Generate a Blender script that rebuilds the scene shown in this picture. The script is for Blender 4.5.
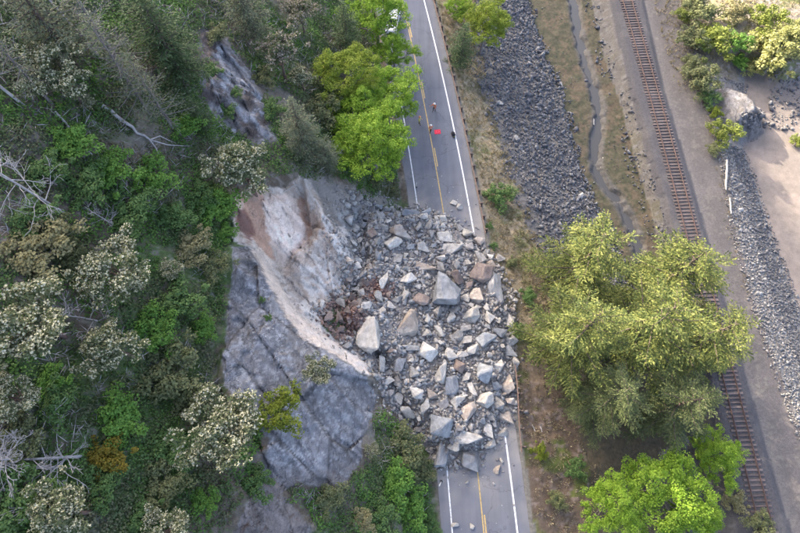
import bpy, bmesh, math, random
import numpy as np
from mathutils import Vector, Matrix
from mathutils.geometry import delaunay_2d_cdt

for _o in list(bpy.data.objects):
    bpy.data.objects.remove(_o)
scene = bpy.context.scene
COL = scene.collection

# ------------------------------------------------------------------ camera
FPX, PITCH, CAMH = 533.0, math.radians(67.8), 62.0      # focal length in px of an 800 px wide frame
cam_d = bpy.data.cameras.new('camera'); cam = bpy.data.objects.new('camera', cam_d)
COL.objects.link(cam); scene.camera = cam
cam_d.sensor_width = 36.0; cam_d.lens = 36.0 * FPX / 800.0
cam_d.clip_start = 0.5; cam_d.clip_end = 5000
cam.location = (0, 0, CAMH); cam.rotation_euler = (math.pi / 2 - PITCH, 0, 0)

# ------------------------------------------------------------------ light
SUN_TO = Vector((0.70, -0.714, -0.45)).normalized()     # direction the sunlight travels
SUN_EL = math.asin(-SUN_TO.z)
world = bpy.data.worlds.new('World'); scene.world = world; world.use_nodes = True
wn = world.node_tree; bgn = wn.nodes['Background']
sky = wn.nodes.new('ShaderNodeTexSky'); sky.sky_type = 'NISHITA'; sky.sun_disc = False
sky.sun_elevation = SUN_EL
sky.sun_rotation = math.atan2(-SUN_TO.x, -SUN_TO.y)
sky.air_density = 0.55; sky.dust_density = 6.0; sky.ozone_density = 0.5
wn.links.new(sky.outputs[0], bgn.inputs[0]); bgn.inputs[1].default_value = 0.15
sun_d = bpy.data.lights.new('sun', 'SUN'); sun_d.energy = 2.6; sun_d.angle = math.radians(0.53)
sun_d.color = (1.0, 0.86, 0.68)
sun = bpy.data.objects.new('sun', sun_d); COL.objects.link(sun)
sun.rotation_euler = SUN_TO.to_track_quat('-Z', 'Y').to_euler(); sun.location = (-80, 80, 90)
vs = scene.view_settings
scene.display_settings.display_device = 'sRGB'
vs.view_transform = 'Standard'; vs.look = 'None'; vs.gamma = 1.0; vs.use_curve_mapping = False
vs.exposure = 2.8
scene.cycles.use_denoising = True
scene.cycles.max_bounces = 5; scene.cycles.transparent_max_bounces = 4
scene.cycles.caustics_reflective = False; scene.cycles.caustics_refractive = False

rng = np.random.default_rng(7)
random.seed(7)

# ------------------------------------------------------------------ projection helpers (place things in the world)
SP, CP = math.sin(PITCH), math.cos(PITCH)
def ray(u, v):
    a = (u - 400.0) / FPX; b = -(v - 266.5) / FPX
    return np.array([a, CP + b * SP, -SP + b * CP])
def P(u, v, z):
    r = ray(u, v); t = (z - CAMH) / r[2]
    return np.array([r[0] * t, r[1] * t, z])
def project(x, y, z):
    dz = z - CAMH
    depth = y * CP - dz * SP
    up = y * SP + dz * CP
    return 400 + FPX * x / depth, 266.5 - FPX * up / depth, depth

# ------------------------------------------------------------------ noise
def _hash(ix, iy, iz, seed):
    n = (ix.astype(np.int64) * 374761393 + iy.astype(np.int64) * 668265263 + iz.astype(np.int64) * 2147483647 + seed * 1274126177) & 0xFFFFFFFF
    n = ((n ^ (n >> 13)) * 1274126177) & 0xFFFFFFFF
    n = n ^ (n >> 16)
    return (n & 0xFFFFFF) / float(0xFFFFFF)
def vnoise(x, y, z=None, seed=0):
    x = np.asarray(x, float); y = np.asarray(y, float); z = np.zeros_like(x) if z is None else np.asarray(z, float)
    x0, y0, z0 = np.floor(x), np.floor(y), np.floor(z)
    fx, fy, fz = x - x0, y - y0, z - z0
    fx, fy, fz = [f * f * f * (f * (f * 6 - 15) + 10) for f in (fx, fy, fz)]
    r = 0
    for i in (0, 1):
        for j in (0, 1):
            for k in (0, 1):
                w = (fx if i else 1 - fx) * (fy if j else 1 - fy) * (fz if k else 1 - fz)
                r = r + w * _hash(x0 + i, y0 + j, z0 + k, seed)
    return r * 2 - 1
def fbm(x, y, z=None, oct=4, seed=0):
    x = np.asarray(x, float); y = np.asarray(y, float)
    a, r, s = 1.0, 0.0, 0.0
    for o in range(oct):
        r = r + a * vnoise(x * 2**o, y * 2**o, None if z is None else np.asarray(z) * 2**o, seed + o * 17); s += a; a *= 0.5
    return r / s
def cells(x, y, seed=0):
    """2D cellular noise: (distance to nearest seed, second minus first, id of the cell)"""
    ix, iy = np.floor(x), np.floor(y)
    d1 = np.full(np.shape(x), 9.0); d2 = d1.copy(); cid = np.zeros(np.shape(x))
    zz = np.zeros_like(ix)
    for i in (-1, 0, 1):
        for j in (-1, 0, 1):
            px = ix + i + _hash(ix + i, iy + j, zz, seed); py = iy + j + _hash(ix + i, iy + j, zz + 5, seed)
            d = np.hypot(px - x, py - y)
            c = _hash(ix + i, iy + j, zz + 9, seed)
            n = d < d1
            d2 = np.where(n, d1, np.minimum(d2, d)); cid = np.where(n, c, cid); d1 = np.where(n, d, d1)
    return d1, d2 - d1, cid
def facets(x, y, seed, amp, tilt):
    """broken-rock relief: every cell is a tilted plane of its own height"""
    ix, iy = np.floor(x), np.floor(y); zz = np.zeros_like(ix)
    best = np.full(np.shape(x), 9.0); out = np.zeros(np.shape(x))
    for i in (-1, 0, 1):
        for j in (-1, 0, 1):
            ox = x - (ix + i + _hash(ix + i, iy + j, zz, seed)); oy = y - (iy + j + _hash(ix + i, iy + j, zz + 5, seed)); d = np.hypot(ox, oy)
            v = amp * (_hash(ix + i, iy + j, zz + 9, seed) - .5) + tilt * (ox * (_hash(ix + i, iy + j, zz + 11, seed) - .5) + oy * (_hash(ix + i, iy + j, zz + 13, seed) - .5))
            n = d < best; out = np.where(n, v, out); best = np.where(n, d, best)
    return out
def sstep(a, b, x):
    t = np.clip((x - a) / (b - a), 0, 1); return t * t * (3 - 2 * t)
def sdist(px, py, poly):
    """signed distance to a polygon, positive inside"""
    poly = np.asarray(poly, float); n = len(poly)
    d = np.full(np.shape(px), 1e9); ins = np.zeros(np.shape(px), bool)
    for i in range(n):
        ax, ay = poly[i]; bx, by = poly[(i + 1) % n]
        ex, ey = bx - ax, by - ay
        t = np.clip(((px - ax) * ex + (py - ay) * ey) / (ex * ex + ey * ey + 1e-12), 0, 1)
        d = np.minimum(d, np.hypot(px - ax - t * ex, py - ay - t * ey))
        c = ((ay > py) != (by > py)) & (px < (bx - ax) * (py - ay) / ((by - ay) if by != ay else 1e-9) + ax)
        ins ^= c
    return np.where(ins, d, -d)
def ldist(px, py, pts):
    d = np.full(np.shape(px), 1e9)
    for (ax, ay), (bx, by) in zip(pts[:-1], pts[1:]):
        ex, ey = bx - ax, by - ay
        t = np.clip(((px - ax) * ex + (py - ay) * ey) / (ex * ex + ey * ey + 1e-12), 0, 1)
        d = np.minimum(d, np.hypot(px - ax - t * ex, py - ay - t * ey))
    return d

# ------------------------------------------------------------------ materials
def new_mat(name):
    m = bpy.data.materials.new(name); m.use_nodes = True
    nt = m.node_tree; return m, nt, nt.nodes['Principled BSDF'], nt.nodes['Material Output']
def _noise(nt, scale, detail=4, rough=0.6, coord='Object', stretch=None):
    tc = nt.nodes.new('ShaderNodeTexCoord'); n = nt.nodes.new('ShaderNodeTexNoise')
    n.inputs['Scale'].default_value = scale; n.inputs['Detail'].default_value = detail; n.inputs['Roughness'].default_value = rough
    if stretch:
        mp = nt.nodes.new('ShaderNodeMapping'); mp.inputs['Scale'].default_value = stretch
        nt.links.new(tc.outputs[coord], mp.inputs[0]); nt.links.new(mp.outputs[0], n.inputs[0])
    else:
        nt.links.new(tc.outputs[coord], n.inputs[0])
    return n
def _ramp(nt, src, stops):
    r = nt.nodes.new('ShaderNodeValToRGB'); e = r.color_ramp.elements
    while len(e) < len(stops): e.new(0.5)
    for el, (p, c) in zip(e, stops):
        el.position = p; el.color = (*c, 1)
    nt.links.new(src, r.inputs[0]); return r
def _mix(nt, a, b, fac, mode='MIX'):
    m = nt.nodes.new('ShaderNodeMix'); m.data_type = 'RGBA'; m.blend_type = mode
    for k, s in ((6, a), (7, b)):
        if isinstance(s, tuple): m.inputs[k].default_value = (*s, 1)
        else: nt.links.new(s, m.inputs[k])
    if isinstance(fac, (int, float)): m.inputs[0].default_value = fac
    else: nt.links.new(fac, m.inputs[0])
    return m.outputs[2]
def _bump(nt, bsdf, src, strength, dist):
    b = nt.nodes.new('ShaderNodeBump'); b.inputs['Strength'].default_value = strength; b.inputs['Distance'].default_value = dist
    nt.links.new(src, b.inputs['Height']); nt.links.new(b.outputs[0], bsdf.inputs['Normal'])
def mat_plain(name, c1, c2=None, scale=3.0, rough=0.85, bump=0.0, spec=0.3, metal=0.0, objvar=0.0):
    m, nt, b, o = new_mat(name)
    c2 = c2 or tuple(x * 0.75 for x in c1)
    n = _noise(nt, scale)
    r = _ramp(nt, n.outputs[0], [(0.3, c1), (0.7, c2)])
    out = r.outputs[0]
    if objvar:
        oi = nt.nodes.new('ShaderNodeObjectInfo')
        rr = _ramp(nt, oi.outputs['Random'], [(0, (1 - objvar,) * 3), (1, (1 + objvar,) * 3)])
        out = _mix(nt, out, rr.outputs[0], 1.0, 'MULTIPLY')
    nt.links.new(out, b.inputs['Base Color'])
    b.inputs['Roughness'].default_value = rough; b.inputs['Specular IOR Level'].default_value = spec; b.inputs['Metallic'].default_value = metal
    if bump: _bump(nt, b, n.outputs[0], bump, 0.05)
    return m
def mat_ground(name, scale, bump, dist, contrast=0.35, stretch=None, rough=0.95, fine=0.0, crack=0.0):
    """colour comes from the surface's own colour layer, grain from noise"""
    m, nt, b, o = new_mat(name)
    at = nt.nodes.new('ShaderNodeVertexColor'); at.layer_name = 'Col'
    n = _noise(nt, scale, 6, 0.68, stretch=stretch)
    r = _ramp(nt, n.outputs[0], [(0.28, (1 - contrast,) * 3), (0.72, (1 + contrast,) * 3)])
    c = _mix(nt, at.outputs[0], r.outputs[0], 1.0, 'MULTIPLY'); hsrc = n.outputs[0]
    if fine:
        n2 = _noise(nt, scale * 5, 5, 0.75, stretch=stretch)
        r2 = _ramp(nt, n2.outputs[0], [(0.33, (1 - fine,) * 3), (0.67, (1 + fine,) * 3)]); c = _mix(nt, c, r2.outputs[0], 1.0, 'MULTIPLY')
        ad = nt.nodes.new('ShaderNodeMath'); ad.operation = 'MULTIPLY_ADD'; ad.inputs[1].default_value = 0.6
        nt.links.new(n2.outputs[0], ad.inputs[0]); nt.links.new(hsrc, ad.inputs[2]); hsrc = ad.outputs[0]
    if crack:
        tc = nt.nodes.new('ShaderNodeTexCoord'); mp = nt.nodes.new('ShaderNodeMapping'); mp.inputs['Rotation'].default_value = (0, 0, 0.75); mp.inputs['Scale'].default_value = (0.5, 0.16, 0.35)
        dn = _noise(nt, 1.2, 3); mx = nt.nodes.new('ShaderNodeVectorMath'); mx.operation = 'MULTIPLY_ADD'; mx.inputs[1].default_value = (.7, .7, .7)
        nt.links.new(tc.outputs['Object'], mp.inputs[0]); nt.links.new(dn.outputs['Color'], mx.inputs[0]); nt.links.new(mp.outputs[0], mx.inputs[2])
        vo = nt.nodes.new('ShaderNodeTexVoronoi'); vo.feature = 'DISTANCE_TO_EDGE'; vo.inputs['Scale'].default_value = 1.0; nt.links.new(mx.outputs[0], vo.inputs[0])
        rc = _ramp(nt, vo.outputs['Distance'], [(0.0, (1 - crack,) * 3), (0.035, (1, 1, 1))]); c = _mix(nt, c, rc.outputs[0], 1.0, 'MULTIPLY')
        a2 = nt.nodes.new('ShaderNodeMath'); a2.operation = 'ADD'; nt.links.new(hsrc, a2.inputs[0]); nt.links.new(rc.outputs[0], a2.inputs[1]); hsrc = a2.outputs[0]
    nt.links.new(c, b.inputs['Base Color'])
    b.inputs['Roughness'].default_value = rough; b.inputs['Specular IOR Level'].default_value = 0.2
    _bump(nt, b, hsrc, bump, dist)
    return m
def mat_leaf(name, cols, trans=0.35, patch=0.0, pscale=0.6):
    m, nt, b, o = new_mat(name)
    g = nt.nodes.new('ShaderNodeNewGeometry')
    k = len(cols)
    src = g.outputs['Random Per Island']
    if patch:
        n = _noise(nt, pscale, 2, 0.5)
        mm = nt.nodes.new('ShaderNodeMix'); mm.data_type = 'FLOAT'; mm.inputs[0].default_value = patch
        nt.links.new(src, mm.inputs[2]); 
        mr = nt.nodes.new('ShaderNodeMapRange'); mr.inputs[1].default_value = 0.3; mr.inputs[2].default_value = 0.7
        nt.links.new(n.outputs[0], mr.inputs[0]); nt.links.new(mr.outputs[0], mm.inputs[3])
        src = mm.outputs[0]
    r = _ramp(nt, src, [(i / max(1, k - 1), c) for i, c in enumerate(cols)])
    nt.links.new(r.outputs[0], b.inputs['Base Color'])
    b.inputs['Roughness'].default_value = 0.65; b.inputs['Specular IOR Level'].default_value = 0.25
    t = nt.nodes.new('ShaderNodeBsdfTranslucent'); nt.links.new(r.outputs[0], t.inputs[0])
    mx = nt.nodes.new('ShaderNodeMixShader'); mx.inputs[0].default_value = trans
    nt.links.new(b.outputs[0], mx.inputs[1]); nt.links.new(t.outputs[0], mx.inputs[2]); nt.links.new(mx.outputs[0], o.inputs[0])
    return m
def mat_rock(name, c1, c2, c3, scale=1.6, bump=0.5, objvar=0.3):
    m, nt, b, o = new_mat(name)
    n = _noise(nt, scale, 6, 0.65); n2 = _noise(nt, scale * 5, 5, 0.7)
    r = _ramp(nt, n.outputs[0], [(0.3, c1), (0.5, c2), (0.72, c3)])
    r2 = _ramp(nt, n2.outputs[0], [(0.3, (0.7,) * 3), (0.7, (1.3,) * 3)])
    out = _mix(nt, r.outputs[0], r2.outputs[0], 1.0, 'MULTIPLY')
    src = None
    g = nt.nodes.new('ShaderNodeNewGeometry'); oi = nt.nodes.new('ShaderNodeObjectInfo')
    ad = nt.nodes.new('ShaderNodeMath'); ad.operation = 'ADD'
    nt.links.new(g.outputs['Random Per Island'], ad.inputs[0]); nt.links.new(oi.outputs['Random'], ad.inputs[1])
    fr = nt.nodes.new('ShaderNodeMath'); fr.operation = 'FRACT'; nt.links.new(ad.outputs[0], fr.inputs[0])
    rr = _ramp(nt, fr.outputs[0], [(0, (1 - objvar, 1 - objvar, 1 - objvar * 0.85)), (0.5, (1.0, 0.98, 0.95)), (1, (1 + objvar,) * 3)])
    out = _mix(nt, out, rr.outputs[0], 1.0, 'MULTIPLY')
    nt.links.new(out, b.inputs['Base Color']); b.inputs['Roughness'].default_value = 0.9; b.inputs['Specular IOR Level'].default_value = 0.25
    _bump(nt, b, n2.outputs[0], bump * 1.5, 0.11)
    return m

M = {}
M['soil'] = mat_ground('soil', 2.5, 0.8, 0.15)
M['rock'] = mat_ground('weathered rock', 1.5, 1.0, 0.25, 0.3, stretch=(1.0, 0.7, 1.3), fine=.25, crack=.28)
M['fresh'] = mat_ground('fresh rock', 1.3, 0.9, 0.22, 0.16, stretch=(1.2, 0.7, 1.0), fine=.16, crack=.22)
M['fines'] = mat_ground('rubble fines', 4.0, 0.9, 0.12, 0.35, fine=.35)
M['sand'] = mat_ground('sand', 1.0, 0.4, 0.06, 0.16, fine=.12)
M['mud'] = mat_ground('mud', 2.2, 0.6, 0.08, 0.4, rough=0.7)
M['ballast'] = mat_ground('ballast', 3.0, 0.8, 0.08, 0.22, fine=.35)
M['grey_rock'] = mat_rock('grey rock', (0.22, 0.21, 0.195), (0.33, 0.315, 0.285), (0.42, 0.40, 0.36))
M['pale_rock'] = mat_rock('pale rock', (0.34, 0.32, 0.285), (0.44, 0.415, 0.37), (0.52, 0.49, 0.44), objvar=0.15)
M['blue_rock'] = mat_rock('blue grey rock', (0.16, 0.17, 0.175), (0.25, 0.26, 0.265), (0.35, 0.35, 0.34), objvar=0.2)
M['tan_rock'] = mat_rock('tan rock', (0.24, 0.20, 0.165), (0.36, 0.31, 0.26), (0.42, 0.39, 0.34), objvar=0.2)
M['rust_rock'] = mat_rock('rust brown rock', (0.15, 0.115, 0.095), (0.21, 0.165, 0.14), (0.29, 0.245, 0.21), objvar=0.25)
M['red_rock'] = mat_rock('reddish rubble rock', (0.16, 0.10, 0.08), (0.22, 0.15, 0.125), (0.30, 0.23, 0.195), objvar=0.4)
M['mix_rock'] = mat_rock('mixed rubble rock', (0.21, 0.20, 0.187), (0.315, 0.302, 0.28), (0.41, 0.39, 0.357), objvar=0.4)
M['rip_rock'] = mat_rock('dark bank rock', (0.095, 0.097, 0.103), (0.135, 0.137, 0.143), (0.185, 0.185, 0.188), objvar=0.35)
M['sea_rock'] = mat_rock('seawall rock', (0.17, 0.168, 0.162), (0.24, 0.235, 0.225), (0.32, 0.315, 0.30), objvar=0.4)
M['dead'] = mat_plain('dead wood', (0.46, 0.44, 0.42), (0.28, 0.26, 0.25), 4, 0.9, 0.4)
M['drift'] = mat_plain('bleached driftwood', (0.44, 0.42, 0.38), (0.30, 0.28, 0.25), 4, 0.85, 0.3)
M['bark'] = mat_plain('bark', (0.12, 0.095, 0.08), (0.07, 0.055, 0.045), 6, 0.95, 0.6)
M['bark_grey'] = mat_plain('grey bark', (0.21, 0.19, 0.175), (0.13, 0.115, 0.105), 6, 0.95, 0.6)
M['bark_red'] = mat_plain('red brown bark', (0.17, 0.11, 0.085), (0.12, 0.09, 0.075), 5, 0.8, 0.3)
M['leaf_fir'] = mat_leaf('fir needles', [(0.035, 0.058, 0.02), (0.085, 0.115, 0.034), (0.19, 0.215, 0.055), (0.32, 0.325, 0.11)], 0.3, 0.45, 0.7)
M['leaf_fir_mid'] = mat_leaf('grey fir needles', [(0.045, 0.065, 0.026), (0.095, 0.12, 0.045), (0.17, 0.19, 0.08)], 0.25, 0.35, 0.5)
M['leaf_fir_dark'] = mat_leaf('dark fir needles', [(0.045, 0.075, 0.034), (0.08, 0.125, 0.048), (0.125, 0.175, 0.07)], 0.22, 0.4, 0.5)
M['leaf_fir_grey'] = mat_leaf('grey green needles', [(0.09, 0.115, 0.068), (0.15, 0.175, 0.10), (0.22, 0.23, 0.145)], 0.22, 0.4, 0.5)
M['leaf_maple'] = mat_leaf('maple leaves', [(0.10, 0.19, 0.018), (0.18, 0.31, 0.028), (0.27, 0.41, 0.045), (0.37, 0.48, 0.08)], 0.4, 0.35, 0.5)
M['leaf_maple2'] = mat_leaf('yellow maple leaves', [(0.12, 0.18, 0.022), (0.23, 0.30, 0.035), (0.34, 0.39, 0.07)], 0.4, 0.35, 0.5)
M['leaf_green'] = mat_leaf('green shrub leaves', [(0.065, 0.115, 0.038), (0.105, 0.185, 0.055), (0.155, 0.245, 0.075)], 0.3, 0.4, 0.7)
M['leaf_bright'] = mat_leaf('bright shrub leaves', [(0.085, 0.175, 0.032), (0.14, 0.275, 0.05), (0.20, 0.35, 0.07)], 0.35, 0.4, 0.7)
M['leaf_olive'] = mat_leaf('olive shrub leaves', [(0.095, 0.115, 0.05), (0.155, 0.175, 0.075), (0.235, 0.24, 0.115)], 0.3, 0.4, 0.7)
M['leaf_tan'] = mat_leaf('tan shrub leaves', [(0.16, 0.155, 0.075), (0.27, 0.25, 0.12), (0.38, 0.35, 0.18)], 0.3, 0.4, 0.7)
M['leaf_moss'] = mat_leaf('yellow green shrub leaves', [(0.09, 0.12, 0.012), (0.15, 0.19, 0.02), (0.20, 0.24, 0.03)], 0.3, 0.4, 0.9)
M['leaf_gold'] = mat_leaf('golden shrub leaves', [(0.13, 0.10, 0.012), (0.21, 0.16, 0.02), (0.16, 0.17, 0.03)], 0.3, 0.3, 0.9)
M['leaf_madrone'] = mat_leaf('madrone leaves', [(0.06, 0.08, 0.035), (0.12, 0.145, 0.065), (0.20, 0.215, 0.11)], 0.25, 0.3, 0.8)
M['leaf_willow'] = mat_leaf('willow leaves', [(0.19, 0.21, 0.06), (0.30, 0.31, 0.11), (0.42, 0.41, 0.19)], 0.35, 0.4, 0.5)
M['leaf_yellow'] = mat_leaf('yellow green leaves', [(0.11, 0.15, 0.03), (0.19, 0.23, 0.045), (0.27, 0.30, 0.07)], 0.35, 0.4, 0.6)
M['blossom'] = mat_leaf('cream blossom', [(0.34, 0.33, 0.19), (0.46, 0.445, 0.29), (0.55, 0.535, 0.39)], 0.2)
M['blossom_pink'] = mat_leaf('faded pink blossom', [(0.30, 0.24, 0.18), (0.40, 0.34, 0.26), (0.48, 0.43, 0.34)], 0.2)
M['under'] = mat_leaf('undergrowth leaves', [(0.22, 0.195, 0.12), (0.15, 0.165, 0.085), (0.10, 0.16, 0.055), (0.115, 0.225, 0.045), (0.18, 0.32, 0.065)], 0.3, 0.66, 0.24)
M['grass_dry'] = mat_leaf('dry grass', [(0.17, 0.17, 0.075), (0.30, 0.255, 0.155), (0.38, 0.32, 0.21)], 0.25, 0.6, 0.35)

# ------------------------------------------------------------------ mesh helpers
def link(name, me, mat=None, parent=None):
    o = bpy.data.objects.new(name, me); COL.objects.link(o)
    if parent is not None: o.parent = parent
    if mat is not None and me is not None and not me.materials: me.materials.append(mat)
    return o
def np_mesh(name, v, f, smooth=False):
    """f: (n,3) or (n,4) int array"""
    v = np.asarray(v, np.float32); f = np.asarray(f, np.int32)
    me = bpy.data.meshes.new(name); k = f.shape[1]
    me.vertices.add(len(v)); me.vertices.foreach_set('co', v.ravel())
    me.loops.add(f.size); me.loops.foreach_set('vertex_index', f.ravel())
    me.polygons.add(len(f)); me.polygons.foreach_set('loop_start', np.arange(0, f.size, k, dtype=np.int32))
    me.polygons.foreach_set('loop_total', np.full(len(f), k, np.int32))
    if smooth: me.polygons.foreach_set('use_smooth', np.ones(len(f), bool))
    me.update(calc_edges=True); me.validate(); return me
def bm_mesh(name, bm, smooth=False):
    me = bpy.data.meshes.new(name); bm.to_mesh(me); bm.free()
    if smooth: me.polygons.foreach_set('use_smooth', np.ones(len(me.polygons), bool))
    return me
def tag(o, label=None, cat=None, group=None, kind=None):
    if label: o['label'] = label
    if cat: o['category'] = cat
    if group: o['group'] = group
    if kind: o['kind'] = kind
    return o
def empty(name, loc, rz=0.0, sc=1.0):
    o = bpy.data.objects.new(name, None); COL.objects.link(o); o.location = loc; o.rotation_euler = (0, 0, rz)
    o.scale = (sc, sc, sc) if isinstance(sc, (int, float)) else sc
    o.empty_display_size = 0.2; return o
class Geo:
    """collects tubes / boxes / quads as numpy pieces of one mesh (quads)"""
    def __init__(s): s.v = []; s.f = []; s.n = 0
    def add(s, v, f):
        s.v.append(np.asarray(v, float)); s.f.append(np.asarray(f, int) + s.n); s.n += len(v)
    def tube(s, pts, rad, k=6):
        pts = np.asarray(pts, float); n = len(pts); rad = np.broadcast_to(rad, (n,))
        ang = np.arange(k) * 2 * math.pi / k; V = []
        for i in range(n):
            d = pts[min(i + 1, n - 1)] - pts[max(i - 1, 0)]; d = d / (np.linalg.norm(d) + 1e-9)
            a = np.cross(d, [0.31, 0.17, 0.93] if abs(d[2]) < 0.9 else [1, 0, 0]); a /= np.linalg.norm(a) + 1e-9; b = np.cross(d, a)
            V.append(pts[i] + rad[i] * (np.cos(ang)[:, None] * a + np.sin(ang)[:, None] * b))
        F = [[i * k + j, i * k + (j + 1) % k, (i + 1) * k + (j + 1) % k, (i + 1) * k + j] for i in range(n - 1) for j in range(k)]
        V = np.vstack(V)
        for e, s0 in ((0, 1), (n - 1, -1)):          # end caps as quads on the ring
            ring = [e * k + j for j in range(k)]
            for j in range(1, k - 2, 2): F.append([ring[0], ring[j], ring[j + 1], ring[j + 2]])
            if k % 2: F.append([ring[0], ring[k - 2], ring[k - 1], ring[k - 1]])
        F = [f for f in F if len(set(f)) == 4]
        s.add(V, F)
    def box(s, c, d, rz=0.0):
        c = np.asarray(c, float); x, y, z = np.asarray(d, float) / 2
        v = np.array([[sx * x, sy * y, sz * z] for sz in (-1, 1) for sy in (-1, 1) for sx in (-1, 1)])
        ca, sa = math.cos(rz), math.sin(rz)
        v = np.c_[v[:, 0] * ca - v[:, 1] * sa, v[:, 0] * sa + v[:, 1] * ca, v[:, 2]] + c
        s.add(v, [[0, 2, 3, 1], [4, 5, 7, 6], [0, 1, 5, 4], [2, 6, 7, 3], [0, 4, 6, 2], [1, 3, 7, 5]])
    def build(s, name, mat, parent=None, smooth=False):
        return link(name, np_mesh(name, np.vstack(s.v), np.vstack(s.f), smooth), mat, parent)
    def mesh(s, name, smooth=False): return np_mesh(name, np.vstack(s.v), np.vstack(s.f), smooth)

# ------------------------------------------------------------------ terrain heights
ROAD = [(70.7, 0.5), (58.6, 2.2), (37.9, 5.15), (34.5, 5.65), (15, 7.7), (-0.6, 8.65), (-4.7, 8.75)]
_pf = np.polyfit([p[0] for p in ROAD], [p[1] for p in ROAD], 2)
def xc(y):
    y = np.asarray(y, float); yc = np.clip(y, -10, 95)
    return np.polyval(_pf, yc) + (y - yc) * np.polyval(np.polyder(_pf), yc)
D_LEFT, D_RIGHT = -4.6, 5.0
def bline(pts, z):
    q = np.array([P(u, v, z) for u, v in pts]); i = np.argsort(q[:, 1]); return q[i, 1], q[i, 0]
B1 = bline([(470, 0), (472, 60), (480, 90), (497, 140), (512, 185), (527, 225), (540, 262), (560, 330), (580, 420), (590, 533)], -2.2)
B2 = bline([(528, 0), (545, 60), (563, 100), (573, 150), (586, 190), (606, 222), (625, 280), (650, 360), (680, 450), (690, 533)], -7.4)
B5 = bline([(592, 0), (606, 60), (624, 110), (636, 160), (652, 210), (668, 280), (688, 360), (705, 450), (715, 533)], -7.5)
B6 = bline([(609, 0), (630, 90), (654, 180), (670, 240), (700, 360), (722, 450), (738, 533)], -6.3)
B7 = bline([(645, 0), (665, 90), (692, 180), (712, 250), (742, 360), (768, 450), (792, 533)], -6.3)
B8 = bline([(688, 0), (706, 70), (714, 120), (724, 160), (733, 215), (752, 290), (772, 350), (800, 425), (840, 533)], -6.2)
B9 = bline([(735, 0), (745, 80), (740, 140), (752, 175), (768, 225), (784, 270), (800, 312), (830, 380), (880, 533)], -9.2)
CREEK = [tuple(P(u, v, -8.2)[:2]) for u, v in [(566, -60), (570, -20), (574, 10), (580, 45), (590, 80), (599, 108), (597, 130), (595, 152), (595, 170), (604, 186), (616, 200), (625, 215), (634, 235), (640, 262), (655, 330), (680, 420), (700, 560)]]
WATER_Z = -8.25
def right_h(x, y):
    bx = [xc(y) + D_RIGHT + 0.3] + [np.interp(y, *b) for b in (B1, B2, B5, B6, B7, B8, B9)]
    bz = [-0.05, -2.2, -7.4, -7.6, -6.35, -6.35, -6.25, -9.2]
    # ballast shoulders: crown of the track bed
    h = np.full(np.shape(x), 0.0)
    for i in range(len(bx) - 1):
        t = np.clip((x - bx[i]) / np.maximum(bx[i + 1] - bx[i], 0.05), 0, 1)
        h = np.where(x >= bx[i], bz[i] + (bz[i + 1] - bz[i]) * t, h)
    h = np.where(x > bx[-1], bz[-1] - np.clip((x - bx[-1]) * 0.035, 0, 1.6), h)
    tr = sstep(0, 1.0, x - bx[4]) * sstep(0, 1.0, bx[5] - x); h = h + 0.42 * tr
    cd = ldist(x, y, CREEK)
    inmud = (x > bx[2]) & (x < bx[3] + 1.5)
    mudn = 0.16 * fbm(x * 0.7, y * 0.7, oct=3, seed=31)
    h = np.where(inmud, h - 0.25 + mudn, h)
    h = h - np.where((x > bx[2] - 2) & (x < bx[4]), 0.75 * (1 - sstep(0.1, 1.15, cd + 0.7 * fbm(x * .8, y * .8, seed=3))), 0)
    amp = np.where((x > bx[0]) & (x < bx[2]), 0.35, 0.05) * sstep(0, 2.0, x - bx[0])
    h = h + amp * fbm(x * 0.5, y * 0.5, oct=4, seed=11)
    # rock outcrop and headland at the far right
    oc = P(742, 100, -5.0); r = np.hypot((x - oc[0]) / 5.2, (y - oc[1]) / 5.2)
    h = np.maximum(h, -9.6 + 4.2 * (1 - sstep(0.25, 1.25, r + 0.25 * fbm(x * .4, y * .4, seed=8))) + 0.25 * fbm(x * 1.2, y * .5, seed=14))
    hd = P(770, 20, -6.0); r = np.hypot((x - hd[0]) / 14, (y - hd[1]) / 10)
    h = np.maximum(h, -9.5 + 3.6 * (1 - sstep(0.5, 1.2, r + 0.3 * fbm(x * .25, y * .25, seed=18))))
    return h
RIDGE_S = [0, .7, 1.4, 3, 6, 10, 16, 30, 50, 75, 95, 112, 150, 260, 420]
RIDGE_H = [-.02, -.16, .1, 1.5, 5, 9.2, 15, 27.5, 45, 66, 76, 73, 58, 40, 30]
def left_h(s, x, y):
    k = 1 + 0.10 * fbm(y * 0.03, y * 0 + 2.2, oct=2, seed=5) * sstep(20, 70, s)
    h = np.interp(s, RIDGE_S, RIDGE_H) * k + 45.0 * sstep(180, 206, y) * sstep(60, 95, s)  # crest beyond the frame, raised here so its shadow reaches the railway
    a = sstep(1.5, 8, s)
    return h + a * (1.1 * fbm(x * 0.16, y * 0.16, oct=3, seed=21) + 0.30 * fbm(x * 0.9, y * 0.9, oct=3, seed=22))
def base_h(x, y):
    x = np.asarray(x, float); y = np.asarray(y, float)
    d = x - xc(y)
    h = np.where(d > D_RIGHT, right_h(x, y), -0.03)
    return np.where(d < D_LEFT, left_h(-(d - D_LEFT), x, y), h)
def march(fun, u, v, above=0.0):
    r = ray(u, v); t = np.arange(18, 125, 0.04)
    x, y, z = r[0] * t, r[1] * t, CAMH + r[2] * t
    g = z - fun(x, y) - above
    i = int(np.argmax(g < 0)); i = i if g[i] < 0 else len(t) - 1
    return np.array([x[i], y[i], z[i]]), t[i]

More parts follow.
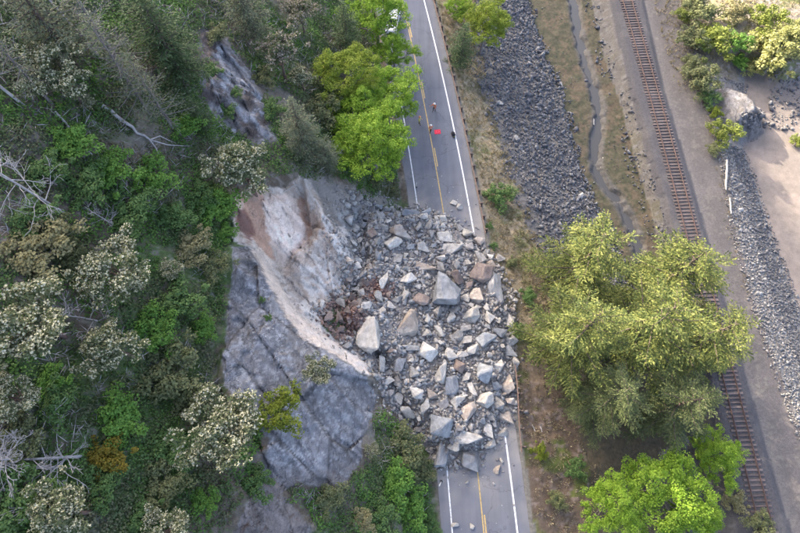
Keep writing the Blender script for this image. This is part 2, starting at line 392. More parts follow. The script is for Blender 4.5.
SCAR = [(236, 192), (285, 185), (300, 176), (345, 190), (376, 214), (366, 262), (352, 280), (342, 302), (320, 324), (345, 345), (374, 360), (372, 374), (338, 360), (306, 340), (286, 318), (270, 285), (252, 248), (232, 242), (232, 222)]
# --- exposed rock: facets (u, v, metres deeper along the line from the drone than the old slope)
TINP = {}
def tp(k, u, v, dl):
    p, t = march(base_h, u, v); r = ray(u, v); TINP[k] = p + r / np.linalg.norm(r) * dl
_tin = dict(
 # border of the rock area, on the old slope
 o1=(222, 178, 0), o2=(262, 172, 0), o3=(300, 166, 0), o4=(350, 182, 0), o5=(385, 205, 0), o6=(398, 250, 0), o7=(400, 320, 0), o8=(400, 380, 0),
 o9=(392, 440, 0), o10=(384, 500, 0), o11=(375, 545, 0), o12=(220, 548, 0), o13=(215, 480, 0), o14=(218, 430, 0), o15=(210, 380, 0), o16=(212, 320, 0), o17=(216, 240, 0),
 # scar, face A
 a1=(243, 198, 0.3), a2=(285, 190, 1.6), a3=(303, 192, 2.8), a4=(311, 236, 4.3), a5=(284, 263, 3.4), a6=(262, 236, 1.9), a7=(252, 214, 1.0),
 e1=(236, 228, -0.3),
 # slab rim and strip foot
 r1=(248, 246, -0.5), r2=(268, 284, -0.7), r3=(284, 316, -0.8), r4=(304, 337, -0.8), r5=(336, 358, -0.7), r6=(366, 374, -0.3),
 s1=(262, 250, 1.9), s2=(279, 281, 2.6), s3=(297, 311, 2.7), s4=(318, 329, 2.6), s5=(345, 349, 2.0), s6=(371, 364, 1.0),
 # face B
 b1=(345, 284, 3.2), b2=(350, 262, 1.2), b3=(338, 236, 0.3), b4=(322, 212, 0.2), b5=(306, 187, .6), b7=(318, 240, 2.2), b8=(300, 268, 2.4), b6=(318, 300, 3.4),
 # debris slope right of the ridge
 c1=(332, 205, 1.9), c1b=(342, 226, 2.6), c2=(352, 232, 2.6), c3=(357, 258, 2.6), c4=(372, 222, 1.4), c5=(345, 192, 0.8),
 # slab
 g1=(238, 268, -0.9), g2=(234, 300, -0.6), g3=(230, 345, -0.8), g4=(226, 382, -0.2), g5=(268, 330, -1.3), g6=(300, 372, -1.5), g7=(255, 372, -1.1),
 g8=(290, 420, -1.6), g9=(335, 400, -1.3), g10=(360, 425, -0.5), g11=(352, 465, -0.6), g12=(310, 462, -1.7), g13=(270, 448, -1.0), g14=(262, 475, -0.1),
 g15=(300, 500, -0.3), g16=(345, 505, -0.1), g17=(280, 535, -0.5), g18=(330, 535, -0.1), g19=(240, 510, -0.1))
for k, (u, v, dl) in _tin.items(): tp(k, u, v, dl)
_keys = list(TINP); _ki = {k: i for i, k in enumerate(_keys)}
_edges = []
for ch in (['r1', 'r2', 'r3', 'r4', 'r5', 'r6'], ['s1', 's2', 's3', 's4', 's5', 's6'], ['a1', 'a2', 'a3', 'a4', 'a5', 's1'], ['b5', 'b4', 'b3', 'b2', 'b1', 'b6'], ['a4', 'b7', 'b8', 'a5'],
           ['o1', 'o2', 'o3', 'o4', 'o5', 'o6', 'o7', 'o8', 'o9', 'o10', 'o11', 'o12', 'o13', 'o14', 'o15', 'o16', 'o17', 'o1'], ['a7', 'a6', 's1']):
    _edges += [(_ki[a], _ki[b]) for a, b in zip(ch[:-1], ch[1:])]
_cv, _ce, _cf, _ov, _oe, _of = delaunay_2d_cdt([Vector((TINP[k][0], TINP[k][1])) for k in _keys], _edges, [], 0, 1e-5)
_cz = []
for i, ov in enumerate(_ov):
    _cz.append(TINP[_keys[ov[0]]][2] if ov else None)
_cxy = np.array([tuple(c) for c in _cv])
for i, z in enumerate(_cz):
    if z is None:
        dd = [np.hypot(*(TINP[k][:2] - _cxy[i])) for k in _keys]; j = np.argsort(dd)[:3]; w = 1 / (np.array(dd)[j] + .01)
        _cz[i] = float(sum(w * np.array([TINP[_keys[q]][2] for q in j])) / w.sum())
_cz = np.array(_cz)
ROCK_XY = [tuple(TINP['o%d' % i][:2]) for i in range(1, 18)]
def tin_h(x, y, h):
    shp = np.shape(x); x = np.ravel(x); y = np.ravel(y); h = np.ravel(h).copy()
    w = np.full(x.shape, np.nan)
    for f in _cf:
        a, b, c = [_cxy[i] for i in f]; za, zb, zc = [_cz[i] for i in f]
        den = (b[1] - c[1]) * (a[0] - c[0]) + (c[0] - b[0]) * (a[1] - c[1])
        if abs(den) < 1e-9: continue
        l1 = ((b[1] - c[1]) * (x - c[0]) + (c[0] - b[0]) * (y - c[1])) / den
        l2 = ((c[1] - a[1]) * (x - c[0]) + (a[0] - c[0]) * (y - c[1])) / den
        l3 = 1 - l1 - l2
        m = (l1 >= -1e-6) & (l2 >= -1e-6) & (l3 >= -1e-6)
        w[m] = l1[m] * za + l2[m] * zb + l3[m] * zc
    sd = sdist(x, y, ROCK_XY)
    k = sstep(0, 1.2, sd); ok = ~np.isnan(w)
    # fracture relief: stepped cells plus grain
    rx, ry = x * 0.8 + y * 0.6, -x * 0.6 + y * 0.8
    d1, e1, c1 = cells(rx * 0.34, ry * 0.17, 3)
    uu, vv_, _d = project(x, y, np.where(ok, w, h))
    scar = sstep(-3, 3, sdist(uu, vv_, SCAR))
    crack = 1 - sstep(0, .035, e1)
    r_slab = facets(rx * .34, ry * .17, 3, .85, 1.3) + facets(rx * 1.0, ry * .5, 4, .22, .5) + .05 * facets(rx * 3.2, ry * 1.6, 5, 1, 2) + .06 * fbm(rx * 3.0, ry * 1.4, oct=4, seed=77) - .18 * crack * (c1 > .45)
    r_scar = facets(rx * .34, ry * .17, 3, .35, .9) + facets(rx * 1.3, ry * .7, 4, .20, .7) + facets(rx * 4, ry * 2.4, 5, .05, .2) - .12 * crack * (c1 > .5)
    w = np.where(ok, w + r_slab * (1 - scar) + r_scar * scar, h)
    return (h * (1 - k) + w * k).reshape(shp)

CLIFF_PX = [(198, 26), (224, 34), (250, 72), (272, 106), (280, 140), (252, 148), (222, 122), (198, 98)]
CLIFF_XY = [tuple(march(base_h, u, v)[0][:2]) for u, v in CLIFF_PX]
PILE_PX = [(352, 205), (385, 203), (412, 203), (450, 212), (476, 232), (500, 262), (517, 292), (519, 350), (516, 418), (492, 452), (475, 468), (440, 470), (418, 438), (384, 402), (372, 372), (345, 352), (318, 326), (340, 296), (352, 262)]
PILE_XY = [tuple(P(u, v, 1.0 if u > 400 else 2.6)[:2]) for u, v in PILE_PX]
def H(x, y):
    x = np.asarray(x, float); y = np.asarray(y, float)
    h = base_h(x, y)
    near = (x > -30) & (x < 6) & (y > -10) & (y < 45)
    if near.any():
        hh = tin_h(x[near], y[near], h[near]); h = h.copy(); h[near] = hh
        sd = sdist(x, y, CLIFF_XY)
        d1, e1, c1 = cells((x * .8 + y * .6) * 0.6, (-x * .6 + y * .8) * 0.25, 9)
        h = h + sstep(0, 1.5, sd) * (facets((x * .8 + y * .6) * .55, (-x * .6 + y * .8) * .22, 9, .7, 1.8) + facets((x * .8 + y * .6) * 1.4, (-x * .6 + y * .8) * .7, 10, .35, 1.0) + .05 * facets(x * 3, y * 3, 15, 1, 2) + .3)
    sd = sdist(x, y, PILE_XY)
    d = x - xc(y)
    top = np.interp(d, [-14, -10, -4.6, 0, 4.8, 6.5], [7.5, 5.2, 3.1, 2.1, 1.3, 0.6]) + 0.45 * fbm(x * 0.35, y * 0.35, oct=3, seed=41)
    fall = sstep(0, 3.2, sd + 0.5 * fbm(x * .6, y * .6, seed=42))
    pile = -0.2 + (top + 0.2) * fall + 0.18 * fbm(x * 1.6, y * 1.6, seed=43) * fall
    return np.where(sd > 0, np.maximum(h, pile), h)
def hit(u, v, above=0.0): return march(FH, u, v, above)
def gz(x, y): return float(FH(np.array([x]), np.array([y]))[0])
class _FastH:
    """bilinear lookup of the terrain for the many small scatters"""
    def __init__(s, xs, ys, Z): s.x, s.y, s.Z = xs, ys, Z
    def __call__(s, x, y):
        i = np.clip(np.searchsorted(s.x, x) - 1, 0, len(s.x) - 2); j = np.clip(np.searchsorted(s.y, y) - 1, 0, len(s.y) - 2)
        tx = np.clip((x - s.x[i]) / (s.x[i + 1] - s.x[i]), 0, 1); ty = np.clip((y - s.y[j]) / (s.y[j + 1] - s.y[j]), 0, 1)
        Z = s.Z
        return (Z[j, i] * (1 - tx) + Z[j, i + 1] * tx) * (1 - ty) + (Z[j + 1, i] * (1 - tx) + Z[j + 1, i + 1] * tx) * ty

def axis(segs):
    out = [segs[0][0]]
    for a, b, st in segs:
        n = max(1, int(round((b - a) / st))); out += list(a + (b - a) * (np.arange(n) + 1) / n)
    return np.array(out)
XS = axis([(-900, -300, 60), (-300, -130, 12), (-130, -48, 4), (-48, -27, .3), (-27, 1.5, .15), (1.5, 66, .3), (66, 130, 4), (130, 900, 55)])
YS = axis([(-500, -120, 40), (-120, -14, 4), (-14, -3, .3), (-3, 34, .16), (34, 62, .2), (62, 90, .32), (90, 200, 5), (200, 1200, 60)])
GX, GY = np.meshgrid(XS, YS)
GZ = H(GX.ravel(), GY.ravel()).reshape(GX.shape)
FH = _FastH(XS, YS, GZ)
U, V, DEP = project(GX, GY, GZ)
U = np.where(DEP > 5, U, -9999); V = np.where(DEP > 5, V, -9999)
# ---- colour layer and zones
nA = fbm(GX * 0.5, GY * 0.5, oct=5, seed=51); nB = fbm(GX * 2.0, GY * 2.0, oct=3, seed=52); nC = fbm(GX * 0.15, GY * 0.15, oct=3, seed=53)
nS = fbm((GX * .8 + GY * .6) * 2.2, (-GX * .6 + GY * .8) * 0.5, oct=4, seed=54)
C = np.zeros(GX.shape + (3,))
def mixc(w, col):
    w = np.clip(w, 0, 1)[..., None]; C[:] = C * (1 - w) + np.asarray(col) * w
D = GX - xc(GY)
zone = np.zeros(GX.shape, int)      # 0 hillside
C[:] = (0.12, 0.10, 0.075); mixc(sstep(-.1, .5, nA), (0.18, 0.16, 0.13)); mixc(sstep(-0.05, .3, nC + .4 * nB), (0.075, 0.11, 0.04)); mixc(sstep(.25, .5, nB) * .6, (0.25, 0.225, 0.20))
# right hand side
rgt = D > -4.6
bxs = [xc(GY) + D_RIGHT + 0.3] + [np.interp(GY, *b) for b in (B1, B2, B5, B6, B7, B8, B9)]
jit = 0.7 * nA + 0.3 * nB
bank = (GX > bxs[0]) & (GX <= bxs[1] + 2 * jit); rip = (GX > bxs[1] + 2 * jit) & (GX <= bxs[2]); mud = (GX > bxs[2]) & (GX <= bxs[3])
toe = (GX > bxs[3]) & (GX <= bxs[4]); bal = (GX > bxs[4]) & (GX <= bxs[5]); path = (GX > bxs[5]) & (GX <= bxs[6]); swall = (GX > bxs[6]) & (GX <= bxs[7]); snd = GX > bxs[7]
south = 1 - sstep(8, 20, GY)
mixc(rgt & (GX <= bxs[0]), (0.15, 0.14, 0.12))
mixc(bank * 1.0, (0.25, 0.205, 0.135)); mixc(bank * sstep(.05, .5, nA), (0.14, 0.145, 0.065)); mixc(bank * sstep(.1, .5, nB), (0.30, 0.25, 0.175))
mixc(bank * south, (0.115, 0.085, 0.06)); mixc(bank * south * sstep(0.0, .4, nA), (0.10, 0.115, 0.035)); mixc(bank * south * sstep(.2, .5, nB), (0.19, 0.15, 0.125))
mixc(rip * 1.0, (0.115, 0.11, 0.105)); mixc(rip * sstep(.0, .4, nA), (0.165, 0.145, 0.12))
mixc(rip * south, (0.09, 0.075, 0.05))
mixc(mud * 1.0, (0.07, 0.062, 0.038)); mixc(mud * sstep(-.15, .3, nA), (0.09, 0.07, 0.045)); mixc(mud * sstep(.1, .4, nB + .5 * nC), (0.05, 0.05, 0.028))
cdist = ldist(GX, GY, CREEK); mixc(mud * (1 - sstep(.7, 1.6, cdist)), (0.085, 0.08, 0.073))
mixc(toe * 1.0, (0.11, 0.102, 0.092)); mixc(toe * sstep(.0, .5, nA), (0.105, 0.098, 0.075)); mixc(toe * sstep(.15, .5, nB), (0.145, 0.138, 0.13))
mixc(bal * 1.0, (0.075, 0.072, 0.075)); mixc(bal * sstep(.0, .5, nA), (0.095, 0.09, 0.088))
mixc(path * 1.0, (0.10, 0.092, 0.088)); mixc(path * sstep(-.2, .5, nA), (0.122, 0.11, 0.105)); mixc(path * (1 - sstep(0, 1.5, GX - bxs[5])) * .7, (0.13, 0.12, 0.115)); mixc(path * sstep(.2, .45, nB) * .5, (0.16, 0.15, 0.13))
mixc(swall * 1.0, (0.17, 0.165, 0.155)); mixc(snd * 1.0, (0.155, 0.135, 0.12)); mixc(snd * sstep(-.2, .4, nA), (0.18, 0.154, 0.136)); mixc(snd * sstep(.1, .5, nC) * .6, (0.14, 0.124, 0.115))
oc = P(742, 100, -5.0); ocr = np.hypot((GX - oc[0]) / 5.2, (GY - oc[1]) / 5.6) + 0.15 * nA
mixc((1 - sstep(.8, 1.15, ocr)), (0.17, 0.162, 0.16)); mixc((1 - sstep(.6, 1.1, ocr)) * sstep(-.1, .3, nS), (0.24, 0.232, 0.228)); mixc((1 - sstep(.8, 1.2, ocr)) * sstep(.2, .5, nB), (0.12, 0.11, 0.10))
head = (GX > bxs[6] - 1.5) & (GZ > -8.7) & (GY > 62) & (ocr > 1.05)
mixc(head * 1.0, (0.17, 0.15, 0.12)); mixc(head * sstep(0, .4, nA), (0.12, 0.13, 0.05)); mixc(head * sstep(.15, .5, nB), (0.27, 0.24, 0.215))
zone[rgt] = 1; zone[rip & rgt] = 1; zone[mud & rgt] = 2; zone[(toe | bal | path) & rgt] = 3; zone[(swall | snd) & rgt] = 4; zone[head] = 1
zone[(ocr < 1.05)] = 8
# rock slab
nE = fbm(GX * 1.6 + 3, GY * 1.6, oct=3, seed=58)
ju, jv = U + 4 * nA + 3 * nB, V + 4 * fbm(GX * .5 + 9, GY * .5, seed=55) + 3 * nE
ins = (GX < 6) & (GX > -30) & (GY > -10) & (GY < 45)
def reg(poly, soft=3.0):
    r = np.full(GX.shape, -99.0); r[ins] = sdist(ju[ins], jv[ins], poly); return sstep(-soft * .15, soft * .5, r)
SLAB = [(231, 246), (252, 246), (272, 284), (288, 317), (308, 339), (338, 359), (368, 374), (376, 395), (368, 430), (360, 462), (345, 482), (322, 488), (296, 482), (278, 492), (300, 512), (318, 540), (232, 540), (244, 508), (262, 476), (268, 440), (240, 402), (222, 385), (226, 330), (230, 290)]
w_slab = reg(SLAB, 4)
mixc(w_slab, (0.205, 0.203, 0.212)); mixc(w_slab * sstep(-.25, .35, nS), (0.265, 0.263, 0.272)); mixc(w_slab * sstep(.2, .5, nB + .3 * nS) * .5, (0.29, 0.29, 0.295)); mixc(w_slab * sstep(.15, .5, -nA) * .5, (0.12, 0.12, 0.125)); mixc(w_slab * sstep(.15, .5, nC + .35 * nB) * .6, (0.20, 0.175, 0.15))
nD = .5 * fbm((GX * .8 + GY * .6) * 5.0, (-GX * .6 + GY * .8) * 1.3, oct=2, seed=57) + .7 * fbm(GX * 4.6, GY * 4.6, oct=2, seed=59); mixc(w_slab * sstep(.1, .4, nD + .25 * nS) * .8, (0.40, 0.395, 0.395)); mixc(w_slab * sstep(.2, .5, -nD) * .5, (0.13, 0.13, 0.135)); mixc(w_slab * sstep(.38, .55, np.abs(nS)) * .4, (0.13, 0.127, 0.125))
_rx, _ry = GX * .8 + GY * .6, -GX * .6 + GY * .8
_a, _e, _c = cells(_rx * .34, _ry * .17, 3); _a2, _e2, _c2 = cells(_rx * 1.0, _ry * .5, 4)
_t = 1 + w_slab * ((_c - .5) * .42 + (_c2 - .5) * .22); C[:] = C * _t[..., None]
mixc(w_slab * (1 - sstep(0.01, .05, _e)) * (_c > .3) * .7, (0.075, 0.07, 0.068)); mixc(w_slab * (1 - sstep(0.0, .04, _e2)) * (_c2 > .6) * .5, (0.09, 0.085, 0.085))
low = sstep(455, 495, jv) * w_slab
mixc(low * .85, (0.20, 0.17, 0.15)); mixc(low * sstep(0, .4, nS) * .8, (0.27, 0.235, 0.215)); mixc(low * sstep(.1, .4, nB - .2), (0.12, 0.075, 0.055))
mixc(w_slab * (1 - sstep(0, 16, np.hypot(ju - 276, (jv - 305) * .7))) * .5, (0.30, 0.29, 0.28))
w_scar = reg(SCAR, 2.5)
mixc(w_scar, (0.50, 0.405, 0.33)); mixc(w_scar * sstep(-.1, .4, nS), (0.58, 0.515, 0.445)); mixc(w_scar * sstep(.15, .5, nB), (0.37, 0.305, 0.25))
mixc(reg([(310, 180), (345, 188), (378, 214), (366, 262), (352, 268), (338, 232), (322, 206)], 4) * .9, (0.245, 0.225, 0.20))
mixc(reg([(336, 214), (362, 206), (374, 222), (362, 240), (346, 238)], 5) * .75, (0.36, 0.345, 0.32))
mixc(reg([(339, 226), (345, 226), (354, 258), (350, 272), (344, 258)], 1.5) * .9, (0.64, 0.58, 0.52))
mixc(reg([(298, 183), (305, 184), (325, 212), (341, 236), (352, 264), (346, 282), (340, 262), (330, 238), (318, 218)], 2.0), (0.64, 0.585, 0.52))
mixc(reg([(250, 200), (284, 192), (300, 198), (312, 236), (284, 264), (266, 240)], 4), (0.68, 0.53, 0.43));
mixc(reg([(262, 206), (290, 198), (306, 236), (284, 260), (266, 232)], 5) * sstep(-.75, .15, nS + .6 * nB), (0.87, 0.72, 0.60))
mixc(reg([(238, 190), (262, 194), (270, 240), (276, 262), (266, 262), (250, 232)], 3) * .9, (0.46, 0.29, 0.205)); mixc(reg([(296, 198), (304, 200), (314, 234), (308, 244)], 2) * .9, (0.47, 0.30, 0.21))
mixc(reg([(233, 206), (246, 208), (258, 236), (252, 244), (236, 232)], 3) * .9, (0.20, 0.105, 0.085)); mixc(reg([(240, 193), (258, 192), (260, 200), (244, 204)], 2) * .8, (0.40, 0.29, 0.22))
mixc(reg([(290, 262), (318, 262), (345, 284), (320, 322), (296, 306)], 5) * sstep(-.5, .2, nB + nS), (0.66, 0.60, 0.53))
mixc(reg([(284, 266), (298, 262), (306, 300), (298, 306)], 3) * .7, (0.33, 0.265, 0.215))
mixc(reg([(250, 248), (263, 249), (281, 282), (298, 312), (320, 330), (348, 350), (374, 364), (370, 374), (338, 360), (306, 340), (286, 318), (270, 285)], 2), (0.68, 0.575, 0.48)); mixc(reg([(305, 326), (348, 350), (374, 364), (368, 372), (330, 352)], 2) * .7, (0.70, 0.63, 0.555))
mixc(reg([(300, 168), (350, 184), (385, 198), (390, 206), (372, 208), (345, 194), (316, 184)], 4) * .8, (0.25, 0.22, 0.195))
_a3, _e3, _c3 = cells(_rx * 1.3, _ry * .7, 4); C[:] = C * (1 + w_scar * ((_c - .5) * .16 + (_c3 - .5) * .22))[..., None]; mixc(w_scar * (1 - sstep(0, .05, _e3)) * (_c3 > .55) * .35, (0.20, 0.15, 0.12))
clf = np.full(GX.shape, -99.0); m_ = (GX < -4) & (GX > -50) & (GY > 20) & (GY < 80); clf[m_] = sdist(ju[m_], jv[m_], CLIFF_PX); w_cl = sstep(-2, 4, clf)
mixc(w_cl, (0.15, 0.135, 0.128)); mixc(w_cl * sstep(-.1, .2, nS + .6 * nA), (0.25, 0.252, 0.265)); mixc(w_cl * sstep(.2, .5, nB + .4 * nA), (0.33, 0.335, 0.35)); mixc(w_cl * sstep(.1, .4, -nA) * .8, (0.085, 0.065, 0.055)); _a4, _e4, _c4 = cells(_rx * 1.4, _ry * .7, 10); C[:] = C * (1 + w_cl * (_c4 - .5) * .5)[..., None]; mixc(w_cl * (1 - sstep(0, .06, _e4)) * .6, (0.06, 0.052, 0.048))
zone[(w_slab > .5) & (D < -4.4)] = 5; zone[(w_scar > .5) & (D < -4.4)] = 6; zone[(w_cl > .5)] = 9
psd = sdist(GX.ravel(), GY.ravel(), PILE_XY).reshape(GX.shape)
onpile = (psd > 0.15) & (GZ > base_h(GX.ravel(), GY.ravel()).reshape(GX.shape) - 2.5) & ~((w_scar > .5) & (D < -9.0))
wp = onpile * 1.0
mixc(wp, (0.215, 0.20, 0.185)); mixc(wp * sstep(-.1, .4, nA), (0.27, 0.25, 0.225)); mixc(wp * sstep(.1, .4, nB), (0.15, 0.135, 0.12))
red = (1 - sstep(6, 26, np.hypot(ju - 346, (jv - 318) * 1.0))) + (1 - sstep(4, 16, np.hypot(ju - 376, jv - 290)))
mixc(wp * np.clip(red, 0, 1) * .9, (0.20, 0.10, 0.075))
zone[onpile] = 7
C = np.clip(C, 0.01, 0.9)
ZN = {0: ('hillside', 'soil'), 1: ('embankment', 'soil'), 2: ('mudflat', 'mud'), 3: ('railway_bed', 'ballast'), 4: ('beach', 'sand'), 5: ('rock_slope', 'rock'), 6: ('slide_scar', 'fresh'), 7: ('debris_bed', 'fines'), 8: ('rock_outcrop', 'rock'), 9: ('rock_cliff', 'rock')}
ny, nx = GX.shape
idx = np.arange(nx * ny).reshape(ny, nx)
quads = np.stack([idx[:-1, :-1], idx[:-1, 1:], idx[1:, 1:], idx[1:, :-1]], -1).reshape(-1, 4)
fz = zone[:-1, :-1].ravel()
VV = np.stack([GX.ravel(), GY.ravel(), GZ.ravel()], -1); CC = np.c_[C.reshape(-1, 3), np.ones(nx * ny)]
for k, (nm, mt) in ZN.items():
    q = quads[fz == k]
    if not len(q): continue
    used, inv = np.unique(q, return_inverse=True)
    me = np_mesh(nm, VV[used], inv.reshape(-1, 4), smooth=k not in (5, 6, 9))
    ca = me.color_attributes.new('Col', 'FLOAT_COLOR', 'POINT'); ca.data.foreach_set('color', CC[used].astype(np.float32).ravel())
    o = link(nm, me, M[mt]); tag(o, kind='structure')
lab = {'hillside': 'steep wooded hillside of brown soil left of the road', 'embankment': 'grassy bank falling from the road to the mudflat', 'mudflat': 'brown tidal mud with green algae beside the creek', 'railway_bed': 'grey gravel bed and track under the railway', 'beach': 'pinkish sand beach beyond the rock seawall', 'rock_slope': 'weathered blue grey rock slab below the slide scar', 'slide_scar': 'pale pinkish freshly broken rock face where the slide let go', 'debris_bed': 'grey brown heap of fines under the fallen boulders', 'rock_outcrop': 'pale grey rounded rock outcrop beside the beach', 'rock_cliff': 'dark bluish rock cliff among the trees above the scar'}
for k, t in lab.items():
    if k in bpy.data.objects: bpy.data.objects[k]['label'] = t

# creek water and sea
def mat_water():
    m, nt, b, o = new_mat('water'); b.inputs['Base Color'].default_value = (0.055, 0.052, 0.045, 1); b.inputs['Roughness'].default_value = 0.08
    b.inputs['Specular IOR Level'].default_value = 0.6; n = _noise(nt, 5, 3); _bump(nt, b, n.outputs[0], 0.15, 0.03); return m
M['water'] = mat_water()
cp = np.array(CREEK); tg = np.gradient(cp, axis=0); tg /= np.linalg.norm(tg, axis=1)[:, None]; nr = np.c_[-tg[:, 1], tg[:, 0]]
v = np.vstack([np.c_[cp + nr * 1.7, np.full(len(cp), WATER_Z)], np.c_[cp - nr * 1.7, np.full(len(cp), WATER_Z)]]); n = len(cp)
tag(link('creek_water', np_mesh('creek_water', v, [[i, i + n, i + 1 + n, i + 1] for i in range(n - 1)]), M['water']), 'shallow grey creek winding through the mudflat', kind='structure')
g = Geo(); g.add([[75, -900, -10.35], [1500, -900, -10.35], [1500, 1500, -10.35], [75, 1500, -10.35]], [[0, 1, 2, 3]])
tag(g.build('sea', M['water']), kind='structure')

# ------------------------------------------------------------------ road
def mat_asphalt():
    m, nt, b, o = new_mat('asphalt')
    n = _noise(nt, 0.35, 5, 0.6); f = _noise(nt, 22, 3, 0.7); s = _noise(nt, 0.9, 4, 0.6, stretch=(1.6, 0.12, 1))
    r = _ramp(nt, n.outputs[0], [(0.3, (0.098, 0.106, 0.13)), (0.7, (0.124, 0.133, 0.158))])
    r2 = _ramp(nt, f.outputs[0], [(0.3, (0.82,) * 3), (0.7, (1.18,) * 3)]); r3 = _ramp(nt, s.outputs[0], [(0.35, (0.88,) * 3), (0.65, (1.08,) * 3)])
    c = _mix(nt, _mix(nt, r.outputs[0], r2.outputs[0], 1, 'MULTIPLY'), r3.outputs[0], 1, 'MULTIPLY')
    va = nt.nodes.new('ShaderNodeVertexColor'); va.layer_name = 'dust'; c = _mix(nt, c, (0.27, 0.25, 0.225), va.outputs[0])
    vo = nt.nodes.new('ShaderNodeTexVoronoi'); vo.feature = 'DISTANCE_TO_EDGE'; vo.inputs['Scale'].default_value = 0.16; tc = nt.nodes.new('ShaderNodeTexCoord'); dn = _noise(nt, .8, 4)
    mx = nt.nodes.new('ShaderNodeVectorMath'); mx.operation = 'MULTIPLY_ADD'; mx.inputs[1].default_value = (2, 2, 2); nt.links.new(dn.outputs['Color'], mx.inputs[0]); nt.links.new(tc.outputs['Object'], mx.inputs[2]); nt.links.new(mx.outputs[0], vo.inputs[0])
    rc = _ramp(nt, vo.outputs['Distance'], [(0.0, (.72,) * 3), (0.012, (1, 1, 1))]); c = _mix(nt, c, rc.outputs[0], 1.0, 'MULTIPLY')
    nt.links.new(c, b.inputs['Base Color']); b.inputs['Roughness'].default_value = 0.8; b.inputs['Specular IOR Level'].default_value = 0.35
    _bump(nt, b, f.outputs[0], 0.3, 0.01); return m
def mat_paint(name, col):
    m, nt, b, o = new_mat(name); n = _noise(nt, 3.5, 6, 0.75)
    r = _ramp(nt, n.outputs[0], [(0.36, tuple(x * .45 for x in col)), (0.5, col)]); nt.links.new(r.outputs[0], b.inputs['Base Color']); b.inputs['Roughness'].default_value = 0.7; return m
M['asphalt'] = mat_asphalt(); M['white_paint'] = mat_paint('white road paint', (0.72, 0.72, 0.70)); M['yellow_paint'] = mat_paint('yellow road paint', (0.50, 0.35, 0.12))
ry = np.concatenate([np.arange(-120, -14, 4), np.arange(-14, 96, 0.5), np.arange(96, 200, 4)])
def strip(d0, d1, z, y0=-120, y1=200, cols=1, wob=0.0):
    yy = ry[(ry >= y0) & (ry <= y1)]; ds = np.linspace(d0, d1, cols + 1)
    X = xc(yy)[:, None] + ds[None]
    if wob: X[:, 0] += wob * fbm(yy * .6, yy * 0, seed=61); X[:, -1] += wob * fbm(yy * .6, yy * 0 + 7, seed=62)
    Zz = np.full(X.shape, z)
    v = np.stack([X, np.repeat(yy[:, None], cols + 1, 1), Zz], -1).reshape(-1, 3); k = cols + 1
    f = [[i * k + j, i * k + j + 1, (i + 1) * k + j + 1, (i + 1) * k + j] for i in range(len(yy) - 1) for j in range(cols)]
    return v, f
_rv, _rf = strip(-4.5, 4.7, 0.0, cols=18, wob=0.12); _rm = np_mesh('road', _rv, _rf); _rv = np.asarray(_rv)
_pd = sdist(_rv[:, 0], _rv[:, 1], PILE_XY); _dn = fbm(_rv[:, 0] * .7, _rv[:, 1] * .7, oct=3, seed=64)
_dw = np.clip(np.exp(np.minimum(_pd, 0) / 3.0) * (.85 + .9 * _dn) + .25 * sstep(3.4, 4.7, np.abs(_rv[:, 0] - xc(_rv[:, 1]))) * (1 + _dn), 0, 1)
_ca = _rm.color_attributes.new('dust', 'FLOAT_COLOR', 'POINT'); _ca.data.foreach_set('color', np.repeat(_dw, 4).astype(np.float32))
road = link('road', _rm, M['asphalt']); tag(road, 'two lane asphalt road blocked by the rockslide', kind='structure')
link('edge_line', np_mesh('edge_line', *strip(-3.46, -3.32, .006)), M['white_paint'], road)
link('edge_line', np_mesh('edge_line', *strip(3.32, 3.50, .006)), M['white_paint'], road)
link('centre_line', np_mesh('centre_line', *strip(-0.16, -0.03, .006)), M['yellow_paint'], road)
for k in range(0, 8):
    y0 = -3.0 + k * 11.5
    dm = np_mesh('centre_dash', *strip(0.08, 0.22, .006, y0 - 3.0, y0 + 0.26)); link('centre_dash', dm, M['yellow_paint'], road)

# ------------------------------------------------------------------ rocks
def rock_mesh(seed, detail=0, flat=1.0):
    r = np.random.default_rng(seed)
    n = (8 if detail < 2 else 10) + int(r.integers(0, 4))
    p = r.normal(size=(n, 3)); p /= np.abs(p).max(axis=1)[:, None] ** 0.75 * np.linalg.norm(p, axis=1)[:, None] ** 0.25
    p *= r.uniform(0.75, 1.0, (n, 1)) * np.array([1.0, 0.78, 0.62 * flat]) * 0.5
    bm = bmesh.new()
    for q in p: bm.verts.new(q)
    res = bmesh.ops.convex_hull(bm, input=bm.verts)
    bmesh.ops.delete(bm, geom=[g for g in res['geom_interior'] if isinstance(g, bmesh.types.BMVert)], context='VERTS')
    bmesh.ops.dissolve_limit(bm, angle_limit=math.radians(14), verts=bm.verts, edges=bm.edges)
    if detail >= 1:
        bmesh.ops.bevel(bm, geom=list(bm.edges), offset=0.022, segments=1, affect='EDGES', clamp_overlap=True)
    bmesh.ops.triangulate(bm, faces=bm.faces)
    if detail >= 2:
        for _ in range(3):
            es = [e for e in bm.edges if e.calc_length() > 0.09]
            bmesh.ops.subdivide_edges(bm, edges=es, cuts=1)
            bmesh.ops.triangulate(bm, faces=bm.faces)
        bm.normal_update()
        co = np.array([q.co for q in bm.verts]); nn = np.array([q.normal for q in bm.verts])
        k = 0.028 * fbm(co[:, 0] * 3.2 + seed, co[:, 1] * 3.2, co[:, 2] * 3.2, oct=4, seed=seed) + 0.03 * np.round(fbm(co[:, 0] * 2 + seed, co[:, 1] * 2, co[:, 2] * 2, oct=2, seed=seed + 3) * 3) / 3
        for q, a, b in zip(bm.verts, k, nn): q.co += Vector(b * a)
    return bm
